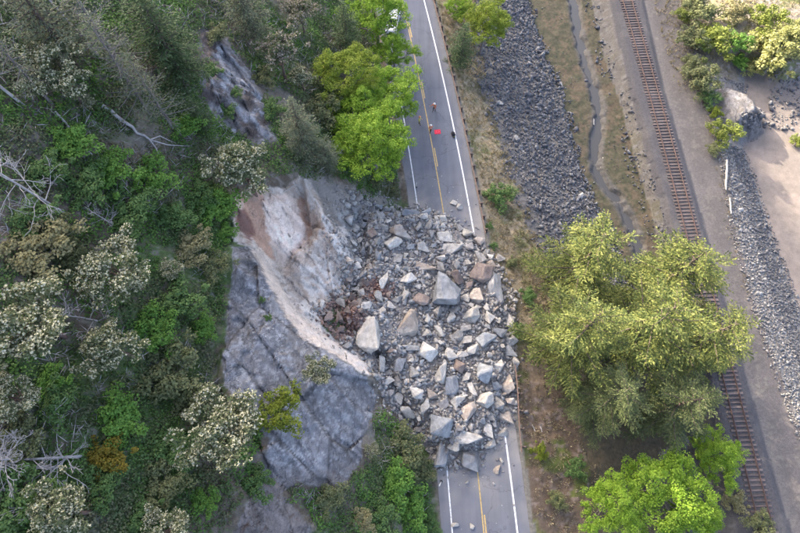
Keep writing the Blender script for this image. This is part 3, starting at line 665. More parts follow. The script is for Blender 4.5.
def rock_arrays(seed, detail=0):
    bm = rock_mesh(seed, detail); bm.verts.ensure_lookup_table()
    v = np.array([q.co for q in bm.verts]); f = np.array([[q.index for q in fc.verts] for fc in bm.faces]); bm.free(); return v, f
for _k in (0,): pass
RK = []
for i in range(10):
    bm = rock_mesh(100 + i); bm.verts.index_update(); RK.append((np.array([q.co for q in bm.verts]), np.array([[q.index for q in fc.verts] for fc in bm.faces]))); bm.free()
def rand_rot(n, r, tilt=math.pi):
    a = r.uniform(0, 2 * math.pi, n); b = r.uniform(-tilt, tilt, n); c = r.uniform(-tilt, tilt, n)
    ca, sa, cb, sb, cc, sc = np.cos(a), np.sin(a), np.cos(b), np.sin(b), np.cos(c), np.sin(c)
    Rm = np.empty((n, 3, 3))
    Rm[:, 0, 0] = ca * cb; Rm[:, 0, 1] = ca * sb * sc - sa * cc; Rm[:, 0, 2] = ca * sb * cc + sa * sc
    Rm[:, 1, 0] = sa * cb; Rm[:, 1, 1] = sa * sb * sc + ca * cc; Rm[:, 1, 2] = sa * sb * cc - ca * sc
    Rm[:, 2, 0] = -sb; Rm[:, 2, 1] = cb * sc; Rm[:, 2, 2] = cb * cc
    return Rm
def rock_stuff(name, xy, size, mat, label, seed, sink=0.25, zfun=None):
    r = np.random.default_rng(seed); n = len(xy); Rm = rand_rot(n, r); z = (zfun or FH)(xy[:, 0], xy[:, 1])
    vv, ff, off = [], [], 0; which = r.integers(0, len(RK), n)
    for k, (rv, rf) in enumerate(RK):
        m = which == k; c = int(m.sum())
        if not c: continue
        v = np.einsum('nij,vj->nvi', Rm[m], rv) * (size[m] * r.uniform(.8, 1.25, c))[:, None, None]
        v += np.c_[xy[m], z[m] + size[m] * (0.3 - sink)][:, None, :]
        vv.append(v.reshape(-1, 3)); ff.append((rf[None] + (np.arange(c) * len(rv))[:, None, None]).reshape(-1, 3) + off); off += c * len(rv)
    return tag(link(name, np_mesh(name, np.vstack(vv), np.vstack(ff)), mat), label, kind='stuff')
def sample(n, x0, x1, y0, y1, r): return np.c_[r.uniform(x0, x1, n), r.uniform(y0, y1, n)]

BR = [bm_mesh('boulder', rock_mesh(200 + i, 1)) for i in range(14)]
BIG = [bm_mesh('boulder', rock_mesh(300 + i, 2, 1.1)) for i in range(12)]
_brm = {}
def boulder_data(kind, i, mat):
    k = (kind, i, mat)
    if k not in _brm:
        src = (BIG if kind else BR)[i]; me = src.copy(); me.materials.append(M[mat]); _brm[k] = me
    return _brm[k]
GB = 'boulders of the rockslide'
hand = [  # u, v, width px, height px, material, label
 (394, 244, 19, 17, 'pale_rock', 'rounded pale boulder near the top left of the rockslide'), (422, 266, 38, 12, 'tan_rock', 'long low tan slab lying across the upper middle of the slide'),
 (441, 291, 46, 34, 'blue_rock', 'largest blue grey boulder in the middle of the rockslide'), (446, 236, 19, 15, 'pale_rock', 'pale blocky boulder above the long tan slab'),
 (496, 286, 25, 38, 'pale_rock', 'big pale slab lying over the buried guardrail'), (371, 336, 36, 40, 'pale_rock', 'big pale wedge shaped block beside the reddish earth'),
 (404, 325, 36, 38, 'tan_rock', 'big tan grey block left of the slide centre'), (481, 272, 22, 20, 'rust_rock', 'rust brown split slab near the right edge of the slide'),
 (385, 279, 11, 22, 'pale_rock', 'narrow upright pale block on reddish rubble'), (470, 317, 20, 15, 'grey_rock', 'squat grey boulder right below the blue grey boulder'),
 (486, 341, 25, 16, 'blue_rock', 'flat blue grey boulder at the right middle of the slide'), (429, 352, 20, 18, 'pale_rock', 'pale angular block below the slide centre'),
 (397, 258, 13, 11, 'grey_rock', 'grey round boulder just below the rounded pale one'), (452, 248, 24, 14, 'grey_rock', 'grey slab below the pale blocky boulder'),
 (478, 258, 15, 13, 'grey_rock', 'grey block above the rust brown slab'), (444, 219, 14, 11, 'pale_rock', 'pale pointed boulder at the top edge of the slide'),
 (402, 231, 28, 17, 'tan_rock', 'broad tan slab at the top left of the slide'), (478, 296, 18, 14, 'tan_rock', 'tan block between the rust brown slab and the road edge'),
 (438, 374, 16, 25, 'pale_rock', 'tall pale slab standing in the lower slide'), (450, 384, 16, 20, 'blue_rock', 'blue grey block leaning on the tall pale slab'),
 (483, 372, 26, 23, 'blue_rock', 'dark blue grey boulder at the lower right of the slide'), (484, 401, 19, 16, 'pale_rock', 'pale angular boulder below the dark blue grey one'),
 (458, 402, 18, 12, 'grey_rock', 'flat grey boulder in the lower slide'), (441, 425, 27, 25, 'blue_rock', 'large pale blue grey block at the lower left of the slide'),
 (469, 412, 18, 20, 'tan_rock', 'rounded tan grey boulder above the flat end boulder'), (468, 437, 32, 15, 'grey_rock', 'long flat grey boulder near the slide toe'),
 (440, 453, 18, 26, 'blue_rock', 'tall blue grey block standing over the left road edge line'), (472, 459, 28, 21, 'grey_rock', 'front grey boulder at the toe above the centre line'),
 (454, 445, 13, 11, 'grey_rock', 'small grey block wedged between the toe boulders'), (499, 403, 14, 12, 'grey_rock', 'grey boulder against the bent guardrail'),
 (501, 433, 15, 10, 'pale_rock', 'pale boulder resting on the right edge line'), (497, 470, 11, 8, 'tan_rock', 'lone stone on the right lane below the slide'),
 (455, 524, 8, 6, 'pale_rock', 'small pale stone on the left lane near the bottom'), (473, 526, 7, 6, 'pale_rock', 'small pale stone beside the centre line near the bottom'),
 (459, 427, 9, 8, 'tan_rock', 'small tan stone above the long flat boulder'), (460, 366, 13, 14, 'rust_rock', 'brown block in the lower middle of the slide'),
 (454, 202, 8, 6, 'pale_rock', 'left one of the two stones on the upper road'), (460, 206, 8, 7, 'pale_rock', 'right one of the two stones on the upper road'),
 (412, 372, 14, 10, 'grey_rock', 'grey stone on the lower left flank of the slide'), (500, 258, 12, 9, 'grey_rock', 'grey stone above the pale slab at the guardrail'),
 (424, 246, 16, 12, 'grey_rock', 'grey block between the pale boulders at the top of the slide'), (510, 320, 12, 16, 'pale_rock', 'pale block at the right edge under the firs'),
 (455, 335, 17, 13, 'grey_rock', 'grey block below the largest blue grey boulder'), (421, 300, 16, 13, 'rust_rock', 'reddish brown block left of the largest boulder'),
 (500, 365, 14, 15, 'grey_rock', 'grey block at the right edge above the bent guardrail')]
placed = []
def put_boulder(xy, sx, sy, sz, mi, mat, rz, label, group, big, tilt=0.25, sink=0.3, zoff=0.0):
    o = link('boulder', boulder_data(big, mi, mat)); z = gz(*xy)
    o.location = (xy[0], xy[1], z + sz * (0.31 - sink * 0.4) + zoff); o.scale = (sx, sy, sz / 0.62)
    o.rotation_euler = (random.uniform(-tilt, tilt), random.uniform(-tilt, tilt), rz); tag(o, label, 'boulder', group)
    placed.append((xy[0], xy[1], max(sx, sy) * 0.5)); return o
for i, (u, v_, w, h, mt, lb) in enumerate(hand):
    p, t = hit(u, v_, 0.3); k = t / FPX
    q_ = .84 if max(w, h) > 32 else 1.0; sx = w * k * 1.12 * q_; sy = h * k * 1.3 * q_; sz = min(sx, sy) * 0.75
    put_boulder((p[0], p[1]), sx, sy / 0.85, sz, i % len(BIG), mt, random.uniform(-.35, .35), lb, GB, 1 if max(w, h) > 13 else 0, 0.3)
# the other boulders one can pick apart: named by the big one they lie next to
USED, REFS = set(), []
for u, v_, w, h, mt, lb in hand:
    ref = lb
    for st in (' near', ' lying', ' in the', ' above', ' beside', ' left of', ' on ', ' right below', ' at the', ' below', ' just', ' between', ' standing', ' leaning', ' over', ' wedged', ' against', ' resting', ' under', ' right '):
        if st in ref: ref = ref[:ref.index(st)]
    if w >= 14 and ' one' not in ref and ref not in [q[2] for q in REFS] and ref not in ('grey block', 'grey slab', 'tan block'): REFS.append((u, v_, ref))
r_ = np.random.default_rng(12)
px_ = np.array(PILE_XY); cand = sample(30000, px_[:, 0].min(), px_[:, 0].max(), px_[:, 1].min(), px_[:, 1].max(), r_)
sd_ = sdist(cand[:, 0], cand[:, 1], PILE_XY)
cz = FH(cand[:, 0], cand[:, 1]); cu, cv_, cd_ = project(cand[:, 0], cand[:, 1], cz)
nb = 0
for i in range(len(cand)):
    if nb >= 255: break
    if sd_[i] < 0.25: continue
    x, y = cand[i]; u, v_ = cu[i], cv_[i]
    low = v_ > 335; left = u < 400
    prog = min(1.0, i / 9000.0)
    s = (2.2 - 1.5 * prog ** .45) * float(np.exp(r_.normal(0, 0.13))) * (1.0 if low else .9) * (.8 if left else 1)
    if any((x - a) ** 2 + (y - b) ** 2 < (0.80 * c + 0.34 * s) ** 2 for a, b, c in placed): continue
    redz = math.hypot(u - 346, v_ - 318) < 24 or math.hypot(u - 378, v_ - 290) < 16
    mt = 'rust_rock' if (redz and r_.random() < .75) else r_.choice(['grey_rock', 'pale_rock', 'blue_rock', 'tan_rock', 'rust_rock'], p=[.40, .24, .21, .11, .04])
    cn = {'grey_rock': 'grey', 'pale_rock': 'pale', 'blue_rock': 'blue grey', 'tan_rock': 'tan', 'rust_rock': 'rusty brown'}[mt]
    szw = 'small' if s < 1.0 else ('mid sized' if s < 1.5 else 'large'); shw = r_.choice(['angular', 'blocky', 'flat'])
    order = sorted(REFS, key=lambda q: (q[0] - u) ** 2 + (q[1] - v_) ** 2); lb = None
    for q in order:
        du, dv = u - q[0], v_ - q[1]; far = math.hypot(du, dv)
        dr = ('right of' if du > 0 else 'left of') if abs(du) > 2.2 * abs(dv) else (('below' if dv > 0 else 'above') if abs(dv) > 2.2 * abs(du) else ('below' if dv > 0 else 'above') + (' and right of' if du > 0 else ' and left of'))
        lb = '%s %s boulder %s the %s' % (szw, cn, ('just ' if far < 18 else '') + dr, q[2])
        if lb not in USED: break
        lb = '%s %s %s boulder %s the %s' % (szw, shw, cn, ('just ' if far < 18 else '') + dr, q[2])
        if lb not in USED: break
    USED.add(lb)
    put_boulder((x, y), s * r_.uniform(1.0, 1.3), s * r_.uniform(.85, 1.15), s * r_.uniform(.45, .7), int(r_.integers(0, 14)), mt, r_.uniform(0, 6.3),
                lb, GB, 0, 0.45, 0.0, .14); nb += 1
# rubble and stones too small to pick apart
cand = sample(42000, px_[:, 0].min() - 1.5, px_[:, 0].max() + 1.5, px_[:, 1].min() - 2, px_[:, 1].max() + 2, r_)
sd_ = sdist(cand[:, 0], cand[:, 1], PILE_XY)
keep = (sd_ > -0.1) | (r_.random(len(cand)) < 0.25 * np.exp(sd_ / 0.5)); cand = cand[keep][:8500]
_z = FH(cand[:, 0], cand[:, 1]); _u, _v, _ = project(cand[:, 0], cand[:, 1], _z)
_red = (np.hypot((_u - 340) / 26, (_v - 318) / 22) + .35 * r_.random(len(cand)) < 1.15) | (np.hypot((_u - 378) / 20, (_v - 290) / 13) + .5 * r_.random(len(cand)) < 1.1)
_sz = np.exp(r_.normal(-.78, 0.42, len(cand))).clip(.2, .9)
rock_stuff('rubble', cand[~_red], _sz[~_red], M['mix_rock'], 'loose broken stones filling the gaps between the boulders', 31, 0.26)
rock_stuff('red_rubble', cand[_red], _sz[_red] * .8, M['red_rock'], 'reddish brown broken stones at the foot of the scar', 40, 0.12)
cand = sample(900, 1.5, 14, -5, 40, r_); dd = cand[:, 0] - xc(cand[:, 1]); dp = sdist(cand[:, 0], cand[:, 1], PILE_XY)
cand = cand[(np.abs(dd) < 4.6) & (dp < 0) & (r_.random(len(cand)) < np.exp(dp / 3.2) * 1.2)]
rock_stuff('stray_stones', cand, np.exp(r_.normal(-1.9, 0.4, len(cand))), M['mix_rock'], 'small stones strewn over the road beside the slide', 32, 0.15)
# stones on the scar and its debris chute
c2_ = []
for (u0, u1, v0, v1, n) in ((322, 374, 200, 262, 420), (350, 400, 192, 215, 220), (335, 352, 255, 300, 60), (310, 330, 300, 322, 40)):
    for _ in range(n):
        p, t = march(FH, r_.uniform(u0, u1), r_.uniform(v0, v1)); c2_.append(p[:2])
c2_ = np.array(c2_); rock_stuff('scar_stones', c2_, np.exp(r_.normal(-1.35, 0.5, len(c2_))), M['mix_rock'], 'broken stones lying on the debris chute of the scar', 33, 0.2)

# bank of dark rocks between road and mudflat
cand = sample(52000, 9, 34, 12, 92, r_); b1 = np.interp(cand[:, 1], *B1); b2 = np.interp(cand[:, 1], *B2)
n1 = fbm(cand[:, 0] * .5, cand[:, 1] * .5, seed=51)
keep = (cand[:, 0] > b1 + 1.5 * n1 - .3) & (cand[:, 0] < b2 + 0.6 + 1.6 * n1) & (r_.random(len(cand)) < np.clip(1.05 - (30 - cand[:, 1]) / 20, 0.15, 1))
edge = np.clip((cand[:, 0] - b1) / 3, 0.25, 1); keep &= r_.random(len(cand)) < edge
cand = cand[keep][:15000]
rock_stuff('bank_rocks', cand, np.exp(r_.normal(-1.05, 0.45, len(cand))).clip(.14, 1.0), M['rip_rock'], 'dark blue grey rocks covering the bank above the mudflat', 34, 0.2)
ORD = ['uppermost', 'second', 'third', 'fourth', 'fifth', 'sixth', 'seventh', 'lowest']
for pale in (True, False):
    for i, y in enumerate(np.linspace(80, 33, 8) + r_.uniform(-2, 2, 8)):
        x = r_.uniform(np.interp(y, *B1) + 1, np.interp(y, *B2) + 1.2); s = r_.uniform(.8, 1.2)
        put_boulder((x, y), s * 1.3, s, s * .8, int(r_.integers(0, 14)), 'grey_rock' if pale else 'rip_rock', r_.uniform(0, 6.3),
                '%s larger %s boulder%s among the rocks of the bank' % (ORD[i], 'pale' if pale else 'dark', ' from the top' if 0 < i < 7 else ''), 'larger boulders on the rocky bank', 0, .4, .3)
# rocks along the foot of the railway bed
cand = sample(5200, 26, 46, 14, 84, r_); b5 = np.interp(cand[:, 1], *B5)
n5 = fbm(cand[:, 0] * .35, cand[:, 1] * .35, seed=66)
cand = cand[(np.abs(cand[:, 0] - b5 + .2) < 1.3) & (n5 > -.12)]
rock_stuff('toe_rocks', cand, np.exp(r_.normal(-1.0, 0.4, len(cand))), M['rip_rock'], 'dark stones along the foot of the railway bed', 35, 0.2)
cand = sample(700, 22, 38, 20, 86, r_); rock_stuff('mud_stones', cand[(cand[:, 0] > np.interp(cand[:, 1], *B2)) & (cand[:, 0] < np.interp(cand[:, 1], *B6))], np.exp(r_.normal(-1.7, 0.4, 700))[:700][:int(((cand[:, 0] > np.interp(cand[:, 1], *B2)) & (cand[:, 0] < np.interp(cand[:, 1], *B6))).sum())], M['rip_rock'], 'stones scattered over the mudflat', 36, 0.2)
# seawall of small rocks
cand = sample(45000, 44, 66, -14, 62, r_); b8 = np.interp(cand[:, 1], *B8); b9 = np.interp(cand[:, 1], *B9)
tt = (cand[:, 0] - b8) / (b9 - b8); cand = cand[(np.hypot((cand[:, 0] - oc[0]) / 5.2, (cand[:, 1] - oc[1]) / 5.6) > 1.12) & (tt > -.12) & (tt < 1.08) & (r_.random(len(cand)) < np.where((tt < 0.05) | (tt > .95), .45, 1))][:15000]
tt = (cand[:, 0] - np.interp(cand[:, 1], *B8)) / (np.interp(cand[:, 1], *B9) - np.interp(cand[:, 1], *B8))
up = tt < 0.45
rock_stuff('seawall_rocks', cand[up], np.exp(r_.normal(-1.25, 0.35, int(up.sum()))), M['sea_rock'], 'pale small rocks along the top of the seawall', 37, 0.15)
rock_stuff('seawall_foot_rocks', cand[~up], np.exp(r_.normal(-1.3, 0.35, int((~up).sum()))), M['rip_rock'], 'darker rocks along the foot of the seawall', 38, 0.15)  # darker stone material on the lower part of the wall
ocp = []
for _ in range(380):
    u, v_ = r_.uniform(745, 800), r_.uniform(70, 130)
    if u > 770 - (v_ - 70) * .1: p, t = march(FH, u, v_); ocp.append(p[:2])
for _ in range(160): p, t = march(FH, r_.uniform(742, 765), r_.uniform(112, 128)); ocp.append(p[:2])
ocp = np.array(ocp); rock_stuff('outcrop_stones', ocp, np.exp(r_.normal(-.95, 0.45, len(ocp))), M['rip_rock'], 'dark broken stones beside the pale outcrop', 39, 0.2)

# ------------------------------------------------------------------ railway
M['rust'] = mat_plain('rusty steel', (0.125, 0.085, 0.078), (0.09, 0.062, 0.056), 5, 0.75, 0.2)
M['sleeper'] = mat_plain('weathered timber', (0.145, 0.115, 0.105), (0.10, 0.08, 0.073), 4, 0.95, 0.4, objvar=0.3)
RL = np.polyfit([77.6, 41.5, 6.1, -3.8], [39.2, 40.85, 41.7, 41.95], 2)
def rx(y): return np.polyval(RL, np.clip(y, -14, 95)) + (np.asarray(y) - np.clip(y, -14, 95)) * np.polyval(np.polyder(RL), np.clip(y, -14, 95))
track = empty('railway_track', (float(rx(30)), 30, gz(float(rx(30)), 30))); tag(track, 'single railway track with rusty rails on timber sleepers', 'railway track')
TZ = -5.92
sl = bmesh.new(); bmesh.ops.create_cube(sl, size=1); bmesh.ops.scale(sl, vec=(2.6, 0.24, 0.2), verts=sl.verts); bmesh.ops.bevel(sl, geom=list(sl.edges), offset=.015, segments=1, affect='EDGES')
slm = bm_mesh('sleeper', sl); slm.materials.append(M['sleeper'])
yy = np.arange(-13, 93, 0.56)
inv = Matrix.Translation(track.location).inverted()
for y in yy:
    o = bpy.data.objects.new('sleeper', slm); COL.objects.link(o); o.parent = track
    x = float(rx(y)); a = math.atan(float(rx(y + .5) - rx(y - .5)))
    o.location = Vector((x + random.uniform(-.06, .06), float(y), TZ)) - track.location; o.rotation_euler = (0, 0, -a + random.uniform(-.02, .02)); o.scale = (random.uniform(.95, 1.04), random.uniform(.85, 1.1), 1)
ry2 = np.arange(-16, 110, 1.0)
for sgn in (-1, 1):
    prof = np.array([(-.07, .0), (-.07, .02), (-.015, .04), (-.015, .12), (-.036, .13), (-.036, .17), (.036, .17), (.036, .13), (.015, .12), (.015, .04), (.07, .02), (.07, 0)])
    V_, F_ = [], []; k = len(prof)
    for i, y in enumerate(ry2):
        xx = float(rx(y)) + sgn * 0.755
        V_ += [[xx + a - track.location.x, y - track.location.y, TZ + .1 + b - track.location.z] for a, b in prof]
        if i: F_ += [[(i - 1) * k + j, (i - 1) * k + (j + 1) % k, i * k + (j + 1) % k, i * k + j] for j in range(k)]
    link('rail', np_mesh('rail', V_, F_), M['rust'], track)

# ------------------------------------------------------------------ guardrail
M['guard'] = mat_plain('weathering steel', (0.17, 0.10, 0.075), (0.24, 0.19, 0.165), 3, 0.8, 0.2, metal=0.2)
M['post'] = mat_plain('grey timber post', (0.13, 0.10, 0.085), (0.08, 0.065, 0.055), 5, 0.95, 0.3)
WP = np.array([(0, .84), (.035, .80), (.07, .77), (.07, .74), (.02, .70), (.02, .68), (.07, .64), (.07, .61), (.035, .57), (0, .53), (-.01, .53), (.02, .57), (.05, .61), (.0, .68), (.0, .70), (.05, .74), (.05, .77), (.02, .80), (-.01, .84)])
def guardrail(y0, y1, label, bend=None, post=1.905):
    ys = np.arange(y0, y1 + .01, .38); x0 = float(xc(y0)) + 4.85
    root = empty('guardrail', (x0, y0, 0.0)); tag(root, label, 'guardrail', 'guardrails along the right road edge')
    path = []
    for y in ys:
        x = float(xc(y)) + 4.75; z = 0.0
        if bend: bx, bz, tl = bend(y); x += bx; z += bz
        path.append((x, y, z))
    k = len(WP); V_, F_ = [], []
    for i, (x, y, z) in enumerate(path):
        V_ += [[x - a - x0, y - y0, z + b] for a, b in WP]
        if i: F_ += [[(i - 1) * k + j, (i - 1) * k + (j + 1) % k, i * k + (j + 1) % k, i * k + j] for j in range(k)]
    link('beam', np_mesh('beam', V_, F_), M['guard'], root)
    pg = Geo(); pg.box((0, 0, 0.0), (.18, .2, 1.7)); pm = pg.mesh('post'); pm.materials.append(M['post'])
    bg = Geo(); bg.box((0, 0, 0.0), (.15, .15, .34)); bmh = bg.mesh('block'); bmh.materials.append(M['post'])
    y = y0 + .6
    while y < y1 - .2:
        x = float(xc(y)) + 4.75; bx = bz = tl = 0.0
        if bend: bx, bz, tl = bend(y)
        o = bpy.data.objects.new('post', pm); COL.objects.link(o); o.parent = root; o.location = (x + bx + .28 - x0, y - y0, .06 + bz); o.rotation_euler = (random.uniform(-.04, .04), tl, random.uniform(-.1, .1))
        b = bpy.data.objects.new('block', bmh); COL.objects.link(b); b.parent = root; b.location = (x + bx + .105 - x0, y - y0, .68 + bz); b.rotation_euler = (0, tl, 0)
        y += post
guardrail(29.5, 92, 'long brown guardrail with timber posts along the upper road edge')
guardrail(3.2, 13.0, 'short bent rusty guardrail pushed out at the lower right of the slide', lambda y: (0.15 + 0.65 * float(sstep(3, 13, y)), -0.1 + .25 * float(sstep(5, 12, y)), .25))

# ------------------------------------------------------------------ foliage builders
def leaf_quads(c, d, nrm, ln, wd):
    """rhombic leaves: centre, long direction, normal"""
    d = d / (np.linalg.norm(d, axis=1)[:, None] + 1e-9); s = np.cross(nrm, d); s /= np.linalg.norm(s, axis=1)[:, None] + 1e-9
    nn = np.cross(d, s)
    ln = np.broadcast_to(ln, (len(c),))[:, None]; wd = np.broadcast_to(wd, (len(c),))[:, None]
    v = np.stack([c - d * ln / 2, c + s * wd / 2 + nn * wd * .15, c + d * ln / 2, c - s * wd / 2 + nn * wd * .15], 1).reshape(-1, 3)
    f = np.arange(len(c) * 4).reshape(-1, 4); return v, f
def unit(n, r):
    p = r.normal(size=(n, 3)); return p / np.linalg.norm(p, axis=1)[:, None]
def broadleaf(seed, R, Ht, nclump, per, leaf, clump_r, crown_z=0.62, squash=0.62, trunk_r=0.18, hollow=0.45, limbs=True, lean=(0, 0)):
    """returns (trunk mesh, crown mesh, clump centres, radii)"""
    r = np.random.default_rng(seed)
    dirs = unit(nclump * 3, r); dirs = dirs[dirs[:, 2] > -0.35][:nclump]
    lob = 0.76 + 0.62 * vnoise(dirs[:, 0] * 1.7 + seed, dirs[:, 1] * 1.7, dirs[:, 2] * 1.7, seed)
    rad = r.uniform(hollow, 1.0, len(dirs)) ** 0.6 * lob
    cc = dirs * rad[:, None] * np.array([R, R, R * squash]) + np.array([lean[0], lean[1], Ht * crown_z])
    cc[:, 2] = np.maximum(cc[:, 2], clump_r * .6)
    cr = clump_r * r.uniform(.6, 1.3, len(cc))
    n = len(cc) * per
    ci = np.repeat(np.arange(len(cc)), per); q = unit(n, r); q[:, 2] = np.abs(q[:, 2]) * r.choice([1, 1, 1, -.6], n)
    pos = cc[ci] + q * (cr[ci] * r.uniform(.55, 1.05, n))[:, None] * np.array([1, 1, .6])
    nr = q * .7 + np.array([0, 0, .55]) + r.normal(0, .45, (n, 3)); dr = np.cross(nr, unit(n, r))
    v, f = leaf_quads(pos, dr, nr, leaf * r.uniform(.65, 1.3, n), leaf * r.uniform(.5, .85, n))
    crown = np_mesh('crown', v, f)
    g = Geo(); top = np.array([lean[0] * .7, lean[1] * .7, Ht * crown_z])
    fork = top * .45
    g.tube([[0, 0, -.6], fork * .5 + r.normal(0, .05, 3), fork, (fork + top) / 2 + r.normal(0, .1, 3), top], [trunk_r * 1.25, trunk_r, trunk_r * .85, trunk_r * .5, trunk_r * .2], 7)
    if limbs:
        for i in r.choice(len(cc), min(len(cc), 26), replace=False):
            st = fork + (top - fork) * r.uniform(0, .8); mid = (st + cc[i]) / 2 + np.array([0, 0, -.08 * R]) + r.normal(0, .08 * R, 3)
            g.tube([st, mid, cc[i]], [trunk_r * .42, trunk_r * .26, trunk_r * .08], 5)
    return g.mesh('trunk', True), crown, cc, cr
def blossoms(seed, cc, cr, per, size):
    r = np.random.default_rng(seed); out = []
    n = len(cc) * per; ci = np.repeat(np.arange(len(cc)), per); q = unit(n, r); q[:, 2] = np.abs(q[:, 2]) * .9 + .15
    pos = cc[ci] + q * (cr[ci] * 1.02)[:, None] * np.array([1, 1, .66])
    k = 4; pp = np.repeat(pos, k, 0) + r.normal(0, size * .33, (n * k, 3)); nr = np.repeat(q, k, 0) + r.normal(0, .5, (n * k, 3))
    v, f = leaf_quads(pp, unit(n * k, r), nr, size * r.uniform(.6, 1.1, n * k), size * r.uniform(.5, .9, n * k))
    return np_mesh('blossom', v, f)
def conifer(seed, R, Ht, nbr, twig_step=0.3, needle=(.34, .15), start=0.12, droop=0.25, trunk_r=.28, power=0.9, dense=1.0, rag=0.25, tmax=1.5, nj=.42):
    r = np.random.default_rng(seed); g = Geo(); P_, D_, N_ = [], [], []
    g.tube([[0, 0, -.6], [0, 0, Ht * .4], [0, 0, Ht * .97]], [trunk_r * 1.15, trunk_r * .75, .03], 8)
    for b in range(nbr):
        t = start + (1 - start) * ((b + r.random()) / nbr) ** 0.95; z = Ht * t
        L = (R * (1 - t) ** power + 0.25) * r.uniform(1 - rag * 1.6, 1 + rag); az = b * 2.39996 + r.normal(0, .35)
        hx, hy = math.cos(az), math.sin(az); m = 7; s = np.linspace(0, 1, m)
        up = (0.28 * t - droop * (1 - t)); bend = r.normal(0, .10)
        pts = np.c_[(hx - hy * bend * s) * L * s, (hy + hx * bend * s) * L * s, z + L * (up * s + 0.10 * s ** 3 - droop * .25 * s * s)]
        if L > .8: g.tube(pts[::2], np.linspace(max(.02, .035 * L ** .7), .012, len(pts[::2])), 4)
        nt_ = max(3, int(L / twig_step)); tt = np.linspace(.16, 1, nt_)
        bp = np.c_[[np.interp(tt, s, pts[:, i]) for i in range(3)]].T; bd = np.array([hx, hy, up * .6]); side = np.array([-hy, hx, 0])
        for j in range(nt_):
            tl = min(tmax, (.3 + .1 * tmax) * L) * (1 - .62 * tt[j]) * r.uniform(.65, 1.25) + .12
            for sg in ((-1, 1) if j < nt_ - 1 else (0,)):
                dv = bd * .75 + side * sg * r.uniform(.6, 1.0) + np.array([0, 0, r.normal(-.12, .16)]); dv /= np.linalg.norm(dv)
                k = max(2, int(tl / (needle[0] * .5) * dense)); q = (np.arange(k) + r.random(k)) / k * tl
                P_.append(bp[j] + dv * q[:, None] + r.normal(0, .05, (k, 3))); D_.append(dv + r.normal(0, .38, (k, 3))); N_.append(np.array([0, 0, 1.]) + r.normal(0, nj, (k, 3)))
    P_, D_, N_ = map(np.vstack, (P_, D_, N_)); n = len(P_)
    v, f = leaf_quads(P_, D_, N_, needle[0] * r.uniform(.7, 1.3, n), needle[1] * r.uniform(.7, 1.35, n))
    return g.mesh('trunk', True), np_mesh('crown', v, f)
def dead_tree(seed, Ht, r0, nb=14, spread=.55, lean=(0, 0), depth=2, start=.25, twig=True):
    r = np.random.default_rng(seed); g = None
    def br(p, d, L, rad, lv):
        nonlocal g
        m = 5; pts = [p]; dd = d.copy()
        for i in range(m - 1):
            dd = dd + r.normal(0, .16, 3) + np.array([0, 0, .03]); dd /= np.linalg.norm(dd); pts.append(pts[-1] + dd * L / (m - 1))
        pts = np.array(pts); g.tube(pts, np.linspace(rad, max(.012, rad * .35), m), 5 if lv < 1 else 4)
        if lv < depth:
            for _ in range(int(r.integers(3, 6))):
                t = r.uniform(.3, 1) * (m - 1); i = min(int(t), m - 2); q = pts[i] + (pts[i + 1] - pts[i]) * (t - i)
                nd = dd + unit(1, r)[0] * .85; br(q, nd / np.linalg.norm(nd), L * r.uniform(.35, .6), rad * .5, lv + 1)
    top = np.array([lean[0], lean[1], Ht]); tp_ = [np.array([0, 0, -.5])] + [top * s + r.normal(0, .05 * Ht * .15, 3) for s in (.25, .5, .75, 1)]
    tr = Geo(); tr.tube(tp_, np.linspace(r0, r0 * .22, 5), 7); out = []
    for b in range(nb):
        s = start + (1 - start) * r.random(); p = top * s; az = r.uniform(0, 6.28)
        d = np.array([math.cos(az), math.sin(az), r.uniform(.0, .5)]); d /= np.linalg.norm(d)
        g = Geo(); br(p, d, Ht * spread * (1.15 - .75 * s) * r.uniform(.5, 1.1), r0 * .32 * (1.2 - .7 * s), 0 if twig else depth); out.append(g.mesh('branch', True))
    return tr.mesh('trunk', True), out

_md = {}
def with_mat(me, mat):
    k = (me.name, mat)
    if k not in _md:
        c = me.copy(); c.materials.append(M[mat]); _md[k] = c
    return _md[k]
def plant(name, parts, loc, sc, label, cat, group=None, rz=None, tilt=(0, 0)):
    root = empty(name, loc, random.uniform(0, 6.28) if rz is None else rz, sc); root.rotation_euler[0] = tilt[0]; root.rotation_euler[1] = tilt[1]
    tag(root, label, cat, group)
    for pn, me, mt in parts: link(pn, with_mat(me, mt), None, root)
    return root

# ------------------------------------------------------------------ trees and shrubs
FIR = [conifer(1, 6.3, 19, 64, .22, (.30, .12), .12, .12, .34, .55, 1.35, .34, 2.1, .22), conifer(2, 6.1, 18, 60, .22, (.30, .12), .12, .10, .32, .55, 1.35, .36, 2.1, .22), conifer(3, 5.9, 16, 56, .22, (.30, .12), .1, .12, .3, .55, 1.35, .36, 2.1, .22)]
CON = [conifer(4, 3.2, 11, 110, .26, (.28, .11), .12, .2, .2, .8), conifer(5, 2.8, 9, 95, .26, (.28, .11), .1, .15, .17, .75)]
THIN = conifer(6, 2.8, 11, 75, .36, (.24, .09), .2, .1, .16, .8, .7, .4)
MAP = [broadleaf(11, 5.0, 11, 190, 85, .21, .68, .60, .75, .26), broadleaf(12, 5.4, 10, 200, 85, .21, .68, .60, .62, .26)]
MAD = [broadleaf(21, 2.6, 6.0, 66, 105, .16, .50, .62, .6, .13), broadleaf(22, 2.6, 6.0, 80, 90, .16, .44, .62, .55, .13, .3), broadleaf(25, 2.7, 6.0, 52, 110, .16, .54, .62, .7, .13, .5)]
MBL = [blossoms(23, MAD[0][2], MAD[0][3], 13, .16), blossoms(24, MAD[1][2], MAD[1][3], 9, .15), blossoms(26, MAD[2][2], MAD[2][3], 17, .17)]
